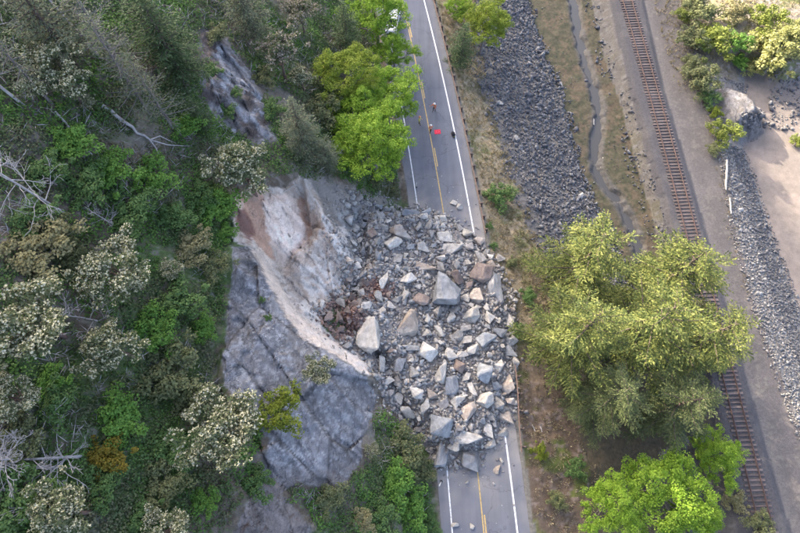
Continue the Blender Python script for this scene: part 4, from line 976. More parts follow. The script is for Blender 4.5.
SHR = [broadleaf(31, 1.75, 1.9, 52, 60, .15, .34, .38, .6, .05, .15), broadleaf(32, 1.8, 1.6, 56, 56, .15, .32, .36, .5, .05, .1), broadleaf(33, 1.7, 2.2, 48, 64, .16, .36, .4, .7, .05, .15)]
SML = broadleaf(34, 0.9, .9, 26, 60, .12, .28, .4, .6, .03, .3)
for m_ in (FIR + CON + [THIN]): m_[0].name = m_[0].name + '_c'
def big_fir(x, y, i, sc, label, mt, rz): plant('fir_tree', [('trunk', FIR[i][0], 'bark'), ('crown', FIR[i][1], mt)], (x, y, gz(x, y)), sc, label, 'tree', 'firs right of the slide', rz)
big_fir(18.6, 14.5, 0, .92, 'left one of the large firs, next to the right edge of the slide', 'leaf_fir', .4)
big_fir(21.0, 23.5, 1, .95, 'upper left fir of the group, pointing at the rocky bank', 'leaf_fir', 1.7)
big_fir(32.0, 22.5, 0, 1.02, 'uppermost sunlit fir of the group, beside the railway', 'leaf_fir', 2.9)
big_fir(27.0, 16.0, 2, 1.14, 'sunlit fir in the middle of the fir group', 'leaf_fir', 4.2)
big_fir(35.0, 15.5, 1, .98, 'right one of the firs, overhanging the railway track', 'leaf_fir', 5.1)
big_fir(30.5, 8.0, 2, .85, 'grey green fir at the lower right of the group', 'leaf_fir_mid', .9)
big_fir(22.0, 8.5, 0, .72, 'dark shaded fir at the lower left of the group', 'leaf_fir_mid', 2.2)
def maple(x, y, i, sc, label, rz, mt='leaf_maple', tilt=(0, 0)): plant('maple_tree', [('trunk', MAP[i][0], 'bark_grey'), ('crown', MAP[i][1], mt)], (x, y, gz(x, y)), sc, label, 'tree', 'bright green maples', rz, tilt)
def at_crown(u, v, hc):
    p, t = hit(u, v, hc); return float(p[0]), float(p[1]), t
for u, v_, hc, i, sc, lb, rz, mt in [(374, 142, 6.6, 0, 1.08, 'tall bright green maple overhanging the left lane just above the slide', .3, 'leaf_maple'), (345, 72, 6.2, 1, .86, 'yellow green maple behind the tall ones by the road', 1.2, 'leaf_maple2'), (362, 112, 6.2, 0, .8, 'bright green maple in the middle of the roadside maples', 3.1, 'leaf_maple'),
                             (388, 92, 6.4, 1, .98, 'second tall bright green maple overhanging the left lane', 4.0, 'leaf_maple'), (377, 20, 6.0, 0, .98, 'bright green maple left of the white car at the top', 2.2, 'leaf_maple'), (394, 52, 6.2, 0, .68, 'bright green maple between the white car and the workers', 5.3, 'leaf_maple'), (350, 150, 5.0, 1, .55, 'small bright green maple at the top edge of the debris', 2.0, 'leaf_maple'),
                             (660, 492, 5.5, 1, .98, 'bright green maple beside the track at the bottom', .9, 'leaf_maple'), (607, 505, 4.4, 0, .72, 'smaller bright green maple left of the bottom one', 2.9, 'leaf_maple'), (712, 456, 4.8, 0, .70, 'bright green maple overhanging the sleepers below the firs', 4.0, 'leaf_maple'), (690, 520, 4.8, 1, .7, 'bright green maple cut by the bottom edge', 5.0, 'leaf_maple')]:
    x, y, t = at_crown(u, v_, hc * sc); maple(x, y, i, sc, lb, rz, mt)
def madrone(u, v_, rad, lb, i=0, pink=False, flat=1.0):
    sc = rad / 2.6; x, y, t = at_crown(u, v_, 3.9 * sc)
    plant('flowering_tree', [('trunk', MAD[i][0], 'bark_red'), ('crown', MAD[i][1], 'leaf_madrone'), ('blossom', MBL[i], 'blossom_pink' if pink else 'blossom')], (x, y, gz(x, y)), sc, lb, 'tree', 'white flowering trees on the hillside')
for k, (u, v_, rd, lb) in enumerate([(57, 73, 2.7, 'white flowering tree near the top left among the firs'), (240, 164, 3.6, 'wide white flowering tree at the top edge of the scar'), (117, 270, 2.8, 'white flowering tree above the tangle of bare branches'),
    (22, 318, 3.1, 'large white flowering tree at the left edge of the picture'), (108, 345, 2.6, 'white flowering tree just below the tangle of bare branches'), (10, 398, 1.8, 'small white flowering tree at the left edge, lower down'),
    (216, 424, 3.3, 'large white flowering tree beside the grey rock slab'), (58, 514, 2.5, 'dense white flowering tree at the bottom left'), (166, 530, 1.8, 'white flowering tree cut by the bottom edge'), (320, 368, 1.5, 'small white flowering bush growing alone on the grey slab'),
    (88, 103, .9, 'tiny white flowering sapling by the fallen log'), (172, 270, 1.0, 'small white flowering sapling right of the bare branches'), (371, 450, .8, 'small white flowering bush below the slab edge'), (300, 75, 1.8, 'sparse pale flowering tree left of the yellow green maple')]):
    madrone(u, v_, rd, lb, k % 3)
madrone(278, 50, 3.2, 'faded pink flowering tree above the cliff', 1, True); madrone(300, 12, 2.4, 'faded pink flowering tree at the top edge', 0, True)
def con(u, v_, rad, lb, i, mt, hc=5.0, thin=False):
    src = THIN if thin else CON[i]; R0 = 2.8 if thin else (3.2, 2.8)[i]; sc = rad / R0; x, y, t = at_crown(u, v_, hc * sc)
    plant('conifer_tree', [('trunk', src[0], 'bark_grey' if thin else 'bark'), ('crown', src[1], mt)], (x, y, gz(x, y)), sc, lb, 'tree', 'conifers on the hillside')
for a in [(168, 50, 3.0, 'dense dark green conifer left of the cliff', 0, 'leaf_fir_dark'), (150, 18, 3.2, 'dark green conifer at the top edge left of the cliff', 1, 'leaf_fir_dark'), (243, 6, 2.8, 'grey green conifer at the top edge above the cliff', 0, 'leaf_fir_grey'), (196, 112, 1.4, 'small dark conifer at the foot of the cliff', 1, 'leaf_fir_dark'),
          (345, 25, 2.6, 'dark conifer behind the maples by the road', 1, 'leaf_fir_dark'), (300, 132, 2.8, 'grey green conifer above the scar', 0, 'leaf_fir_grey'), (325, 155, 1.8, 'small grey green conifer between scar and maple', 1, 'leaf_fir_grey'), (40, 18, 3.0, 'grey green conifer in the top left corner', 1, 'leaf_fir_grey'),
          (463, 44, 2.5, 'small dark conifer on the grassy bank beside the road', 1, 'leaf_fir_dark')]: con(*a)
for a in [(118, 66, 2.8, 'thin grey conifer in the upper left', 0, 'leaf_fir_grey'), (90, 20, 2.8, 'thin grey conifer with a bare brown trunk at the top left', 0, 'leaf_fir_grey'), (150, 92, 2.4, 'thin grey conifer by the fallen log', 0, 'leaf_fir_grey'), (12, 60, 2.2, 'thin grey conifer at the left edge', 0, 'leaf_fir_grey')]: con(*a, 6.0, True)
# bank trees, right hand shrubs
def btree(u, v_, rad, lb, mt, i=0, hc=None, name='bank_tree'):
    sc = rad / (5.0, 5.4)[i]; x, y, t = at_crown(u, v_, (6.4 * sc if hc is None else hc)); plant(name, [('trunk', MAP[i][0], 'bark_grey'), ('crown', MAP[i][1], mt)], (x, y, gz(x, y)), sc, lb, 'tree', 'trees on the bank')
btree(486, 24, 4.5, 'yellow green tree on the bank right of the road at the top', 'leaf_maple2'); btree(460, 6, 2.6, 'bright green tree at the top beside the guardrail', 'leaf_maple', 1)
RS = 'shrubs between railway and beach'
def shrub(u, v_, rad, lb, mt, i=0, name='shrub', flat=1.0, group='shrubs on the hillside'):
    rad *= 1.4 if group == RS else 1.12; sc = rad / 1.6; x, y, t = at_crown(u, v_, .8 * sc * flat); s = SHR[i]
    plant(name, [('stem', s[0], 'bark_grey'), ('foliage', s[1], mt)], (x, y, gz(x, y)), (sc, sc, sc * flat), lb, 'shrub', group)
for a in [(700, 12, 2.6, 'olive shrub at the top beside the railway path', 'leaf_olive', 0), (716, 40, 3.0, 'large yellowish shrub beside the railway path', 'leaf_yellow', 1), (690, 40, 2.0, 'olive shrub leaning over the railway path', 'leaf_olive', 2), (704, 78, 2.3, 'dark olive shrub above the pale outcrop', 'leaf_olive', 0), (735, 10, 2.0, 'tan dry shrub at the top right', 'leaf_tan', 1), (742, 42, 1.6, 'vivid green shrub in front of the pale willow', 'leaf_bright', 0), (738, 62, 1.3, 'low vivid green shrub above the pale outcrop', 'leaf_bright', 2), (722, 132, 1.9, 'yellow green bush at the top of the seawall', 'leaf_yellow', 0), (716, 112, 1.0, 'small yellow bush beside the track above the seawall', 'leaf_moss', 1), (798, 140, 1.0, 'yellow bush at the right edge on the sand', 'leaf_yellow', 1), (712, 150, .9, 'small green bush beside the track', 'leaf_olive', 2), (694, 64, 1.7, 'olive shrub leaning over the railway path lower down', 'leaf_olive', 1), (708, 98, 1.3, 'dark shrub at the left foot of the pale outcrop', 'leaf_green', 0), (684, 16, 1.4, 'small yellow shrub at the top of the railway path', 'leaf_yellow', 2)]: shrub(*a, group=RS)
for a in [(775, 48, 3.6, 'pale yellow willow bush beside the beach', 'leaf_willow', 1), (765, 18, 2.4, 'yellow green willow bush at the top right', 'leaf_yellow', 0), (792, 35, 2.2, 'pale willow bush at the right edge', 'leaf_willow', 2), (755, 66, 1.5, 'low pale willow bush above the outcrop', 'leaf_willow', 0)]: shrub(*a, name='willow_bush', group=RS)
BS = 'shrubs on the bank right of the road'
for a in [(498, 196, 1.9, 'round dark green shrub on the bank beside the guardrail', 'leaf_green', 0), (494, 246, .6, 'tiny green shrub beside the broken guardrail end', 'leaf_green', 1), (512, 262, .8, 'small green shrub beside the big pale slab', 'leaf_olive', 2), (490, 226, .5, 'tuft of green leaves beside the guardrail', 'leaf_green', 0), (540, 452, 1.0, 'low moss green shrub on the lower bank', 'leaf_moss', 1), (556, 500, 1.1, 'olive shrub on the lower bank near the bottom', 'leaf_olive', 2), (575, 470, 1.2, 'dark shrub below the firs', 'leaf_green', 0), (528, 296, 1.2, 'green shrub at the left foot of the firs', 'leaf_green', 2), (520, 330, 1.0, 'dark green shrub between firs and slide', 'leaf_green', 1), (760, 523, 1.6, 'olive shrub beside the track at the bottom', 'leaf_olive', 0), (735, 500, 1.5, 'grey green shrub beside the track near the bottom', 'leaf_tan', 1)]: shrub(*a, group=BS)
sh = [(276, 414, 2.0, 'yellow green bush growing on the grey slab', 'leaf_moss', 0, .8), (256, 484, 1.6, 'dark green bush at the lower left of the grey slab', 'leaf_green', 1, .9), (328, 500, 1.6, 'grey olive bush at the foot of the slab', 'leaf_olive', 2), (296, 392, .5, 'small yellow green tuft on the slab', 'leaf_moss', 0), (268, 318, .4, 'small green tuft in a crack of the slab', 'leaf_green', 1), (262, 300, .35, 'upper small green tuft in a crack of the slab', 'leaf_green', 1),
 (402, 445, 2.3, 'olive bush below the slide beside the road', 'leaf_olive', 0), (420, 470, 1.7, 'olive bush at the left edge of the lower road', 'leaf_olive', 1), (395, 480, 2.2, 'bright green bush left of the lower road', 'leaf_bright', 2), (410, 512, 2.2, 'bright green bush left of the road at the bottom', 'leaf_bright', 0), (380, 520, 2.0, 'dark green bush below the slab at the bottom', 'leaf_green', 1), (362, 520, 1.2, 'tan bush at the bottom below the slab', 'leaf_tan', 2), (430, 525, 1.3, 'green bush touching the lower road edge', 'leaf_green', 0),
 (165, 378, 2.6, 'large olive bush in the middle of the left hillside', 'leaf_olive', 0), (190, 405, 1.8, 'olive bush beside the large white flowering tree', 'leaf_olive', 1), (105, 455, 1.7, 'golden yellow bush on the left hillside', 'leaf_gold', 1, .8), (122, 420, 2.0, 'bright green bush above the golden one', 'leaf_bright', 2), (100, 490, 1.5, 'green bush below the golden one', 'leaf_green', 0), (203, 503, 1.3, 'bright green bush left of the slab foot', 'leaf_bright', 1), (175, 450, 2.0, 'dark green bush left of the large white flowering tree', 'leaf_green', 2), (160, 490, 1.8, 'dark olive bush near the bottom left', 'leaf_olive', 0),
 (175, 302, 2.3, 'green bush left of the slab', 'leaf_green', 1), (152, 326, 1.9, 'bright green bush left of the slab', 'leaf_bright', 0), (205, 330, 1.3, 'bright green bush at the slab edge', 'leaf_bright', 2), (190, 247, 1.9, 'tan bush left of the scar', 'leaf_tan', 1, .8), (212, 265, 1.5, 'olive bush touching the slab top', 'leaf_olive', 0), (218, 208, 2.2, 'vivid green bush at the left edge of the scar', 'leaf_bright', 2), (200, 195, 1.8, 'green bush above the scar left corner', 'leaf_green', 0), (226, 232, 1.1, 'bright green bush at the scar corner', 'leaf_bright', 1),
 (130, 212, 2.3, 'green bush right of the dead snag', 'leaf_green', 0), (112, 168, 2.2, 'bright green bush below the fallen log', 'leaf_bright', 1), (72, 145, 2.0, 'bright green bush below the top left flowering tree', 'leaf_bright', 2), (45, 168, 1.7, 'green bush behind the dead snag', 'leaf_green', 1), (85, 185, 2.0, 'green bush among the snag branches', 'leaf_green', 0), (150, 180, 2.0, 'bright green bush in the upper left hillside', 'leaf_bright', 0), (172, 218, 1.7, 'green bush right of the dark one', 'leaf_green', 2), (30, 215, 1.9, 'green bush at the left below the snag', 'leaf_green', 1), (32, 252, 2.5, 'tan olive bush at the left edge', 'leaf_tan', 0, .8), (70, 262, 1.6, 'olive bush left of the white flowering tree', 'leaf_olive', 1), (60, 235, 1.6, 'olive bush at the foot of the snag', 'leaf_olive', 2),
 (185, 128, 1.6, 'bright green bush below the conifers', 'leaf_bright', 2), (228, 112, 1.0, 'green bush growing on the lower cliff', 'leaf_green', 0), (262, 78, 1.5, 'olive bush along the right edge of the cliff', 'leaf_olive', 0), (212, 70, 1.1, 'green bush on the upper left of the cliff', 'leaf_green', 1), (218, 34, 1.4, 'olive bush at the top of the cliff', 'leaf_olive', 2), (320, 110, 2.2, 'grey olive bush above the scar', 'leaf_olive', 0), (342, 140, 1.6, 'olive bush between scar and maple', 'leaf_olive', 1), (352, 168, 1.2, 'dark bush above the debris chute', 'leaf_green', 2), (272, 108, 1.6, 'dark green bush below the faded flowering tree', 'leaf_green', 1), (236, 92, .7, 'green tuft on the cliff face', 'leaf_green', 0),
 (20, 500, 1.9, 'green bush at the bottom left edge', 'leaf_green', 0), (15, 440, 1.7, 'grey olive bush behind the dead branches', 'leaf_olive', 1), (55, 400, 1.7, 'dark green bush above the dead branches', 'leaf_green', 2), (50, 380, 1.3, 'bright green bush near the left edge', 'leaf_bright', 1), (140, 520, 1.5, 'green bush near the bottom edge', 'leaf_green', 1), (390, 190, .9, 'dark bush beside the road above the slide', 'leaf_olive', 1), (372, 182, 1.0, 'reddish olive bush above the slide top', 'leaf_olive', 0)]
for a in sh: shrub(*a[:6], flat=a[6] if len(a) > 6 else .85)

# ------------------------------------------------------------------ dead trees and logs
def snag(u, v_, seed, Ht, r0, lb, lean=(0, 0), nb=14, spread=.5, start=.25, depth=2):
    p, t = hit(u, v_); tr, br = dead_tree(seed, Ht, r0, nb, spread, lean, depth, start)
    plant('dead_tree', [('trunk', tr, 'dead')] + [('branch', b, 'dead') for b in br], (p[0], p[1], gz(p[0], p[1])), 1.0, lb, 'tree', 'bare grey trees on the hillside', 0.0)
snag(66, 214, 41, 7.5, .13, 'standing grey snag with bare side branches at the left', (-2.2, .6), 17, .55, .2, 2)
snag(96, 455, 42, 6.0, .13, 'bare grey tree with sprawling branches at the lower left', (-4.6, -.6), 22, .62, .15)
snag(78, 470, 43, 4.5, .12, 'second bare grey tree behind the sprawling one', (-4.0, .4), 18, .62, .1)
snag(104, 322, 44, 3.2, .09, 'bare tangle of branches between two white flowering trees', (-1.6, -.3), 16, .7, .1)
snag(26, 106, 45, 6.5, .14, 'grey dead trunk at the upper left edge', (-2.6, 1.0), 9, .35, .3, 1)
snag(100, 58, 46, 7.0, .20, 'bare brown grey trunk among the top left conifers', (-1.6, .8), 8, .3, .4, 1)
snag(120, 62, 47, 6.0, .12, 'slim grey dead tree beside the top left conifers', (-1.0, 1.5), 10, .3, .2, 1)
snag(118, 228, 48, 2.6, .07, 'low grey dead brush right of the snag foot', (-1.4, .5), 18, .7, .1)
snag(20, 470, 49, 4.0, .10, 'bare grey branches at the bottom left edge', (-2.5, 0), 14, .6, .1)
snag(352, 100, 50, 6.0, .10, 'thin bare grey stem between the maples', (-.5, 1.5), 9, .25, .3, 1)
snag(328, 160, 51, 3.0, .07, 'bare grey brush above the scar', (-.6, .8), 14, .6, .1)
snag(640, 470, 52, 5.0, .08, 'bare grey twigs between the bottom maples', (1.0, .2), 14, .5, .2)
def log(pts, r0, r1, name, lb, mat, cat, branches=(), group=None):
    g = Geo(); pts = np.array(pts, float); o0 = pts[0].copy(); q = np.linspace(0, 1, 8); s = np.linspace(0, 1, len(pts))
    pp = np.c_[[np.interp(q, s, pts[:, i]) for i in range(3)]].T - o0; pp[1:-1] += np.random.default_rng(len(lb)).normal(0, r0 * .3, (6, 3))
    g.tube(pp, np.linspace(r0, r1, 8) * np.random.default_rng(len(lb)).uniform(.88, 1.12, 8), 9)
    root = empty(name, o0); tag(root, lb, cat, group); g.build('trunk', M[mat], root, True)
    for a in branches:
        b = Geo(); a = np.array(a, float) - o0; b.tube(a, np.linspace(r1 * .8, r1 * .25, len(a)), 5); b.build('branch', M[mat], root, True)
def gp(u, v_, up=0.0): p, t = hit(u, v_, up); return p
log([gp(102, 106, .2), gp(128, 126, .4), gp(150, 140, .5)], .20, .10, 'fallen_log', 'fallen grey log with bare forked branches on the upper hillside', 'dead', 'log', [[gp(148, 138, .5), gp(156, 148, .8), gp(160, 158, .7)], [gp(150, 140, .5), gp(168, 145, .9), gp(184, 146, .8)], [gp(150, 140, .5), gp(160, 136, 1.0), gp(172, 142, .9)]])
log([gp(55, 112, .15), gp(75, 135, .15), gp(92, 155, .15)], .12, .08, 'fallen_log', 'thin fallen log behind the green undergrowth', 'dead', 'log')
log([gp(300, 190, .3), gp(296, 184, .9), gp(284, 192, .2)], .07, .05, 'fallen_log', 'short broken stick at the top of the scar', 'drift', 'log')
DL = 'bleached logs by the water'
log([P(607, 132, -8.0), P(605, 150, -8.0), P(601, 168, -8.0)], .20, .13, 'driftwood_log', 'bleached log lying beside the creek on the mud', 'drift', 'log', group=DL)
log([P(592, 108, -8.0), P(594, 125, -8.0)], .12, .08, 'driftwood_log', 'thin bleached log at the creek bend', 'drift', 'log', group=DL)
log([P(727, 160, -5.9), P(726, 190, -5.9)], .16, .13, 'driftwood_log', 'longer white log along the top of the seawall', 'drift', 'log', group=DL)
log([P(730, 198, -5.9), P(731, 214, -5.9)], .14, .11, 'driftwood_log', 'shorter white log along the top of the seawall', 'drift', 'log', group=DL)
log([P(528, 416, -.6), P(536, 433, -.7)], .10, .07, 'driftwood_log', 'bleached stick on the bank below the bent guardrail', 'drift', 'log', group=DL)
log([P(540, 424, -.8), P(542, 432, -.8)], .09, .07, 'driftwood_log', 'short bleached stick on the bank below the firs', 'drift', 'log', group=DL)
log([P(364, 237, 2.6) + [0, 0, .5], P(382, 241, 2.6) + [0, 0, .5]], .10, .07, 'driftwood_log', 'pale broken trunk lying on top of the slide', 'drift', 'log', group=DL)

# ------------------------------------------------------------------ undergrowth, grass, twigs
def scatter_px(n, u0, u1, v0, v1, r):
    """points spread over the hillside surface"""
    xy = sample(n, -46, 5, -10, 84, r); z = FH(xy[:, 0], xy[:, 1]); u, v_, d = project(xy[:, 0], xy[:, 1], z)
    k = (u > u0 - 30) & (u < u1) & (v_ > v0 - 30) & (v_ < v1 + 30); return np.c_[xy, z][k], u[k], v_[k]
rr = np.random.default_rng(77)
pts, pu, pv = scatter_px(90000, 0, 445, 0, 533, rr)
rocky = np.maximum.reduce([sdist(pu, pv, SLAB), sdist(pu, pv, SCAR), sdist(pu, pv, CLIFF_PX) - 9, sdist(pu, pv, PILE_PX)])
dens = fbm(pts[:, 0] * .22, pts[:, 1] * .22, oct=3, seed=91)
keep = (rocky + 9 * fbm(pts[:, 0] * .5, pts[:, 1] * .5, oct=2, seed=95) < -7) & (dens + rr.normal(0, .12, len(pts)) > -.42) & (pts[:, 0] - xc(pts[:, 1]) < -5.6)
pts = pts[keep][:36000]; per = 10; n = len(pts) * per
rad = rr.uniform(.25, .65, len(pts)) * (1 + .6 * np.clip(fbm(pts[:, 0] * .6, pts[:, 1] * .6, oct=2, seed=93), -.6, 1)); q = unit(n, rr); q[:, 2] = np.abs(q[:, 2])
pos = np.repeat(pts, per, 0) + q * np.repeat(rad, per)[:, None] * np.array([1, 1, .9]) * rr.uniform(.5, 1, (n, 1))
v, f = leaf_quads(pos, unit(n, rr), q * .5 + [0, 0, .7] + rr.normal(0, .35, (n, 3)), rr.uniform(.13, .29, n), rr.uniform(.09, .18, n))
tag(link('undergrowth', np_mesh('undergrowth', v, f), M['under']), 'mixed green undergrowth covering the hillside soil', kind='stuff')
# bare twigs
pts, pu, pv = scatter_px(9000, 0, 445, 0, 533, rr)
rocky = np.maximum.reduce([sdist(pu, pv, SLAB), sdist(pu, pv, SCAR), sdist(pu, pv, CLIFF_PX), sdist(pu, pv, PILE_PX)])
dens = fbm(pts[:, 0] * .22 + 40, pts[:, 1] * .22, oct=3, seed=92); pts = pts[(rocky < -2) & (dens > 0.0) & (pts[:, 0] - xc(pts[:, 1]) < -6.5)]
k = 5; n = len(pts) * k; d = unit(n, rr); d[:, 2] = np.abs(d[:, 2]) * .8; L = rr.uniform(.5, 1.5, n)
pos = np.repeat(pts, k, 0) + rr.normal(0, .25, (n, 3)) + d * L[:, None] * .4 + [0, 0, .1]
v, f = leaf_quads(pos, d, unit(n, rr), L, rr.uniform(.03, .06, n)); v2, f2 = leaf_quads(pos, d, np.cross(d, unit(n, rr)), L, rr.uniform(.03, .06, n))
tag(link('bare_twigs', np_mesh('bare_twigs', np.vstack([v, v2]), np.vstack([f, f2 + len(v)])), M['dead']), 'grey bare twigs between the hillside shrubs', kind='stuff')
# dry grass on the bank and headland
def grass(name, xy, hgt, mat, lb, per=7, w=.035):
    z = FH(xy[:, 0], xy[:, 1]); n = len(xy) * per
    b = np.repeat(np.c_[xy, z], per, 0) + np.c_[rr.normal(0, .12, (n, 2)), np.zeros(n)]
    d = np.c_[rr.normal(0, .55, (n, 2)), np.ones(n)]; d /= np.linalg.norm(d, axis=1)[:, None]; L = hgt * rr.uniform(.5, 1.3, n)
    v, f = leaf_quads(b + d * (L * .45)[:, None], d, np.c_[rr.normal(0, 1, (n, 2)), np.full(n, .3)], L, w * rr.uniform(.7, 1.6, n) * 2)
    return tag(link(name, np_mesh(name, v, f), M[mat]), lb, kind='stuff')
xy = sample(16000, 5, 24, -8, 92, rr); b0 = xc(xy[:, 1]) + 5.5; b1 = np.interp(xy[:, 1], *B1)
nn = fbm(xy[:, 0] * .5, xy[:, 1] * .5, seed=51)
kk = (xy[:, 0] > b0) & (xy[:, 0] < b1 + 2.0 * nn + .8) & (rr.random(len(xy)) < np.where(xy[:, 1] < 18, .35, .9)); grass('bank_grass', xy[kk], .38, 'grass_dry', 'dry yellow grass on the bank beside the guardrail')
xy = sample(3500, 44, 74, 58, 92, rr); z = FH(xy[:, 0], xy[:, 1]); grass('headland_grass', xy[(z > -8.2) & (np.hypot((xy[:, 0] - oc[0]) / 5.2, (xy[:, 1] - oc[1]) / 5.6) > 1.15)][:1500], .45, 'grass_dry', 'dry grass on the headland beside the beach')
xy = sample(900, 44, 54, 24, 80, rr); b8 = np.interp(xy[:, 1], *B8); grass('path_grass', xy[(np.abs(xy[:, 0] - b8 + .6) < .9)], .3, 'grass_dry', 'thin grass along the edge of the railway path')
# wood on the ridge far outside the picture (its shadow falls over road and mudflat)
vv, ff, off = [], [], 0
for y in np.arange(-60, 330, 3.2):
    for s0 in (60, 70, 80, 88, 97):
        x = float(xc(min(max(y, -60), 120))) - s0 + rr.normal(0, 3); yy_ = y + rr.normal(0, 1.5); z0 = float(FH(np.array([x]), np.array([yy_]))[0]); hh = rr.uniform(8, 17)
        k = 70; t = rr.random(k); az = rr.uniform(0, 6.28, k); R_ = (1 - t) * hh * .22 + .2
        c = np.c_[x + np.cos(az) * R_ * .7, yy_ + np.sin(az) * R_ * .7, z0 + hh * (.08 + .92 * t)]; d = np.c_[np.cos(az), np.sin(az), -.3 * np.ones(k)]
        v, f = leaf_quads(c, d, np.tile([0, 0, 1.], (k, 1)) + rr.normal(0, .5, (k, 3)), R_ * 1.6 + .4, R_ * 1.2 + .4); vv.append(v); ff.append(f + off); off += len(v)
tag(link('ridge_wood', np_mesh('ridge_wood', np.vstack(vv), np.vstack(ff)), M['leaf_fir_dark']), 'distant wood of conifers along the hill crest', kind='stuff')

# ------------------------------------------------------------------ people
M['skin'] = mat_plain('skin', (0.42, 0.26, 0.19), (0.36, 0.21, 0.15), 8, 0.6)
M['orange'] = mat_plain('high visibility orange', (0.75, 0.20, 0.05), (0.62, 0.15, 0.04), 9, 0.8)
M['lime'] = mat_plain('high visibility yellow', (0.55, 0.50, 0.06), (0.45, 0.42, 0.05), 9, 0.8)
M['silver'] = mat_plain('reflective tape', (0.6, 0.6, 0.58), (0.5, 0.5, 0.5), 9, 0.5)
M['dark_cloth'] = mat_plain('dark trousers', (0.03, 0.032, 0.04), (0.02, 0.02, 0.026), 9, 0.95)
M['olive_cloth'] = mat_plain('olive trousers', (0.16, 0.15, 0.06), (0.11, 0.10, 0.045), 9, 0.95)
M['brown_cloth'] = mat_plain('brown trousers', (0.15, 0.09, 0.055), (0.10, 0.065, 0.04), 9, 0.95)
M['white_hat'] = mat_plain('white hard hat', (0.75, 0.74, 0.70), (0.68, 0.67, 0.63), 9, 0.4)
M['orange_hat'] = mat_plain('orange hard hat', (0.72, 0.30, 0.12), (0.62, 0.25, 0.1), 9, 0.4)
M['black'] = mat_plain('black rubber', (0.02, 0.02, 0.022), (0.03, 0.03, 0.032), 9, 0.7)
def person(loc, rz, vest, legs, hat, label, armL, armR, stride=.14):
    """arms: (elbow, hand) offsets from the shoulder"""
    V_, E_, Rd = [], [], []
    def pt(c, r, link_to=None):
        V_.append(c); Rd.append(r); i = len(V_) - 1
        if link_to is not None: E_.append((link_to, i))
        return i
    pel = pt((0, 0, .95), (.165, .12)); wst = pt((0, 0, 1.12), (.15, .11), pel); ch = pt((0, .01, 1.34), (.185, .125), wst); nk = pt((0, 0, 1.50), (.06, .06), ch)
    hd0 = pt((0, .02, 1.585), (.082, .09), nk); hd1 = pt((0, .02, 1.68), (.085, .10), hd0); pt((0, .015, 1.765), (.05, .06), hd1)
    nose = pt((0, .125, 1.635), (.014, .018), hd0)
    for sg, (eo, ho) in ((-1, armL), (1, armR)):
        sh = pt((sg * .19, 0, 1.42), (.07, .07), ch); el = pt((sg * .19 + eo[0], eo[1], 1.42 + eo[2]), (.048, .048), sh); h = np.array([sg * .19 + ho[0], ho[1], 1.42 + ho[2]])
        wr = pt(tuple(h), (.032, .028), el); d = h - np.array(V_[el]); d /= np.linalg.norm(d); sd = np.cross(d, [0, 0, 1.]); sd = sd / (np.linalg.norm(sd) + 1e-6)
        pm = pt(tuple(h + d * .07), (.04, .02), wr)
        for k, L in ((-1.5, .07), (-.5, .085), (.5, .08), (1.5, .06)):
            a = pt(tuple(h + d * .11 + sd * k * .019), (.009, .009), pm); pt(tuple(h + d * (.11 + L * .9) + sd * k * .021 + np.array([0, 0, -.02])), (.008, .008), a)
        a = pt(tuple(h + d * .05 + sd * -.045), (.010, .010), wr); pt(tuple(h + d * .09 + sd * -.065), (.009, .009), a)
        hp = pt((sg * .09, 0, .88), (.098, .10), pel); kn = pt((sg * .10, sg * stride * .5 + .03, .50), (.065, .068), hp); an = pt((sg * .11, sg * stride, .10), (.045, .05), kn); pt((sg * .12, sg * stride + .17, .045), (.045, .035), an)
    me = bpy.data.meshes.new('skeleton'); me.from_pydata(V_, E_, []); o = bpy.data.objects.new('skeleton', me); COL.objects.link(o)
    sm = o.modifiers.new('skin', 'SKIN')
    for i, sv in enumerate(me.skin_vertices[0].data): sv.radius = Rd[i]; sv.use_root = i == 0
    ss = o.modifiers.new('sub', 'SUBSURF'); ss.levels = 2; ss.render_levels = 2
    bpy.context.view_layer.update(); dg = bpy.context.evaluated_depsgraph_get()
    body = bpy.data.meshes.new_from_object(o.evaluated_get(dg)); bpy.data.objects.remove(o)
    for m in ('dark_cloth', 'skin', vest, 'black'): body.materials.append(M['dark_cloth' if m == 'dark_cloth' else m])
    body.materials[0] = M[legs]
    handc = [np.array(V_[i]) for i in range(len(V_)) if Rd[i][0] < .034 and i > 8]
    mi = []
    for p in body.polygons:
        c = np.array(p.center); z = c[2]
        if z < .12: k = 3
        elif abs(c[0]) < .2 and z < 1.02: k = 0
        else: k = 2
        if z > 1.49 and abs(c[0]) < .13: k = 1
        elif any(np.linalg.norm(c - h) < .05 for h in handc) and z > .5: k = 1
        mi.append(k)
    body.polygons.foreach_set('material_index', mi); body.polygons.foreach_set('use_smooth', np.ones(len(mi), bool))
    root = empty('person', loc, rz); tag(root, label, 'person', 'road workers above the slide')
    b = link('body', body, None, root)
    # vest: torso shell pushed out, with tape bands
    bm = bmesh.new(); bm.from_mesh(body); bm.normal_update()
    bmesh.ops.delete(bm, geom=[f for f in bm.faces if not (1.0 < f.calc_center_median().z < 1.46 and abs(f.calc_center_median().x) < .2)], context='FACES')
    for q in bm.verts: q.co += q.normal * .022
    vm = bm_mesh('vest', bm, True); vm.materials.clear(); vm.materials.append(M[vest]); vm.materials.append(M['silver'])
    vm.polygons.foreach_set('material_index', [1 if 1.10 < p.center[2] < 1.16 or (abs(abs(p.center[0]) - .1) < .025 and p.center[2] > 1.16) else 0 for p in vm.polygons]); link('vest', vm, None, root)
    bm = bmesh.new(); bmesh.ops.create_uvsphere(bm, u_segments=16, v_segments=8, radius=.128)
    bmesh.ops.delete(bm, geom=[q for q in bm.verts if q.co.z < -.02], context='VERTS')
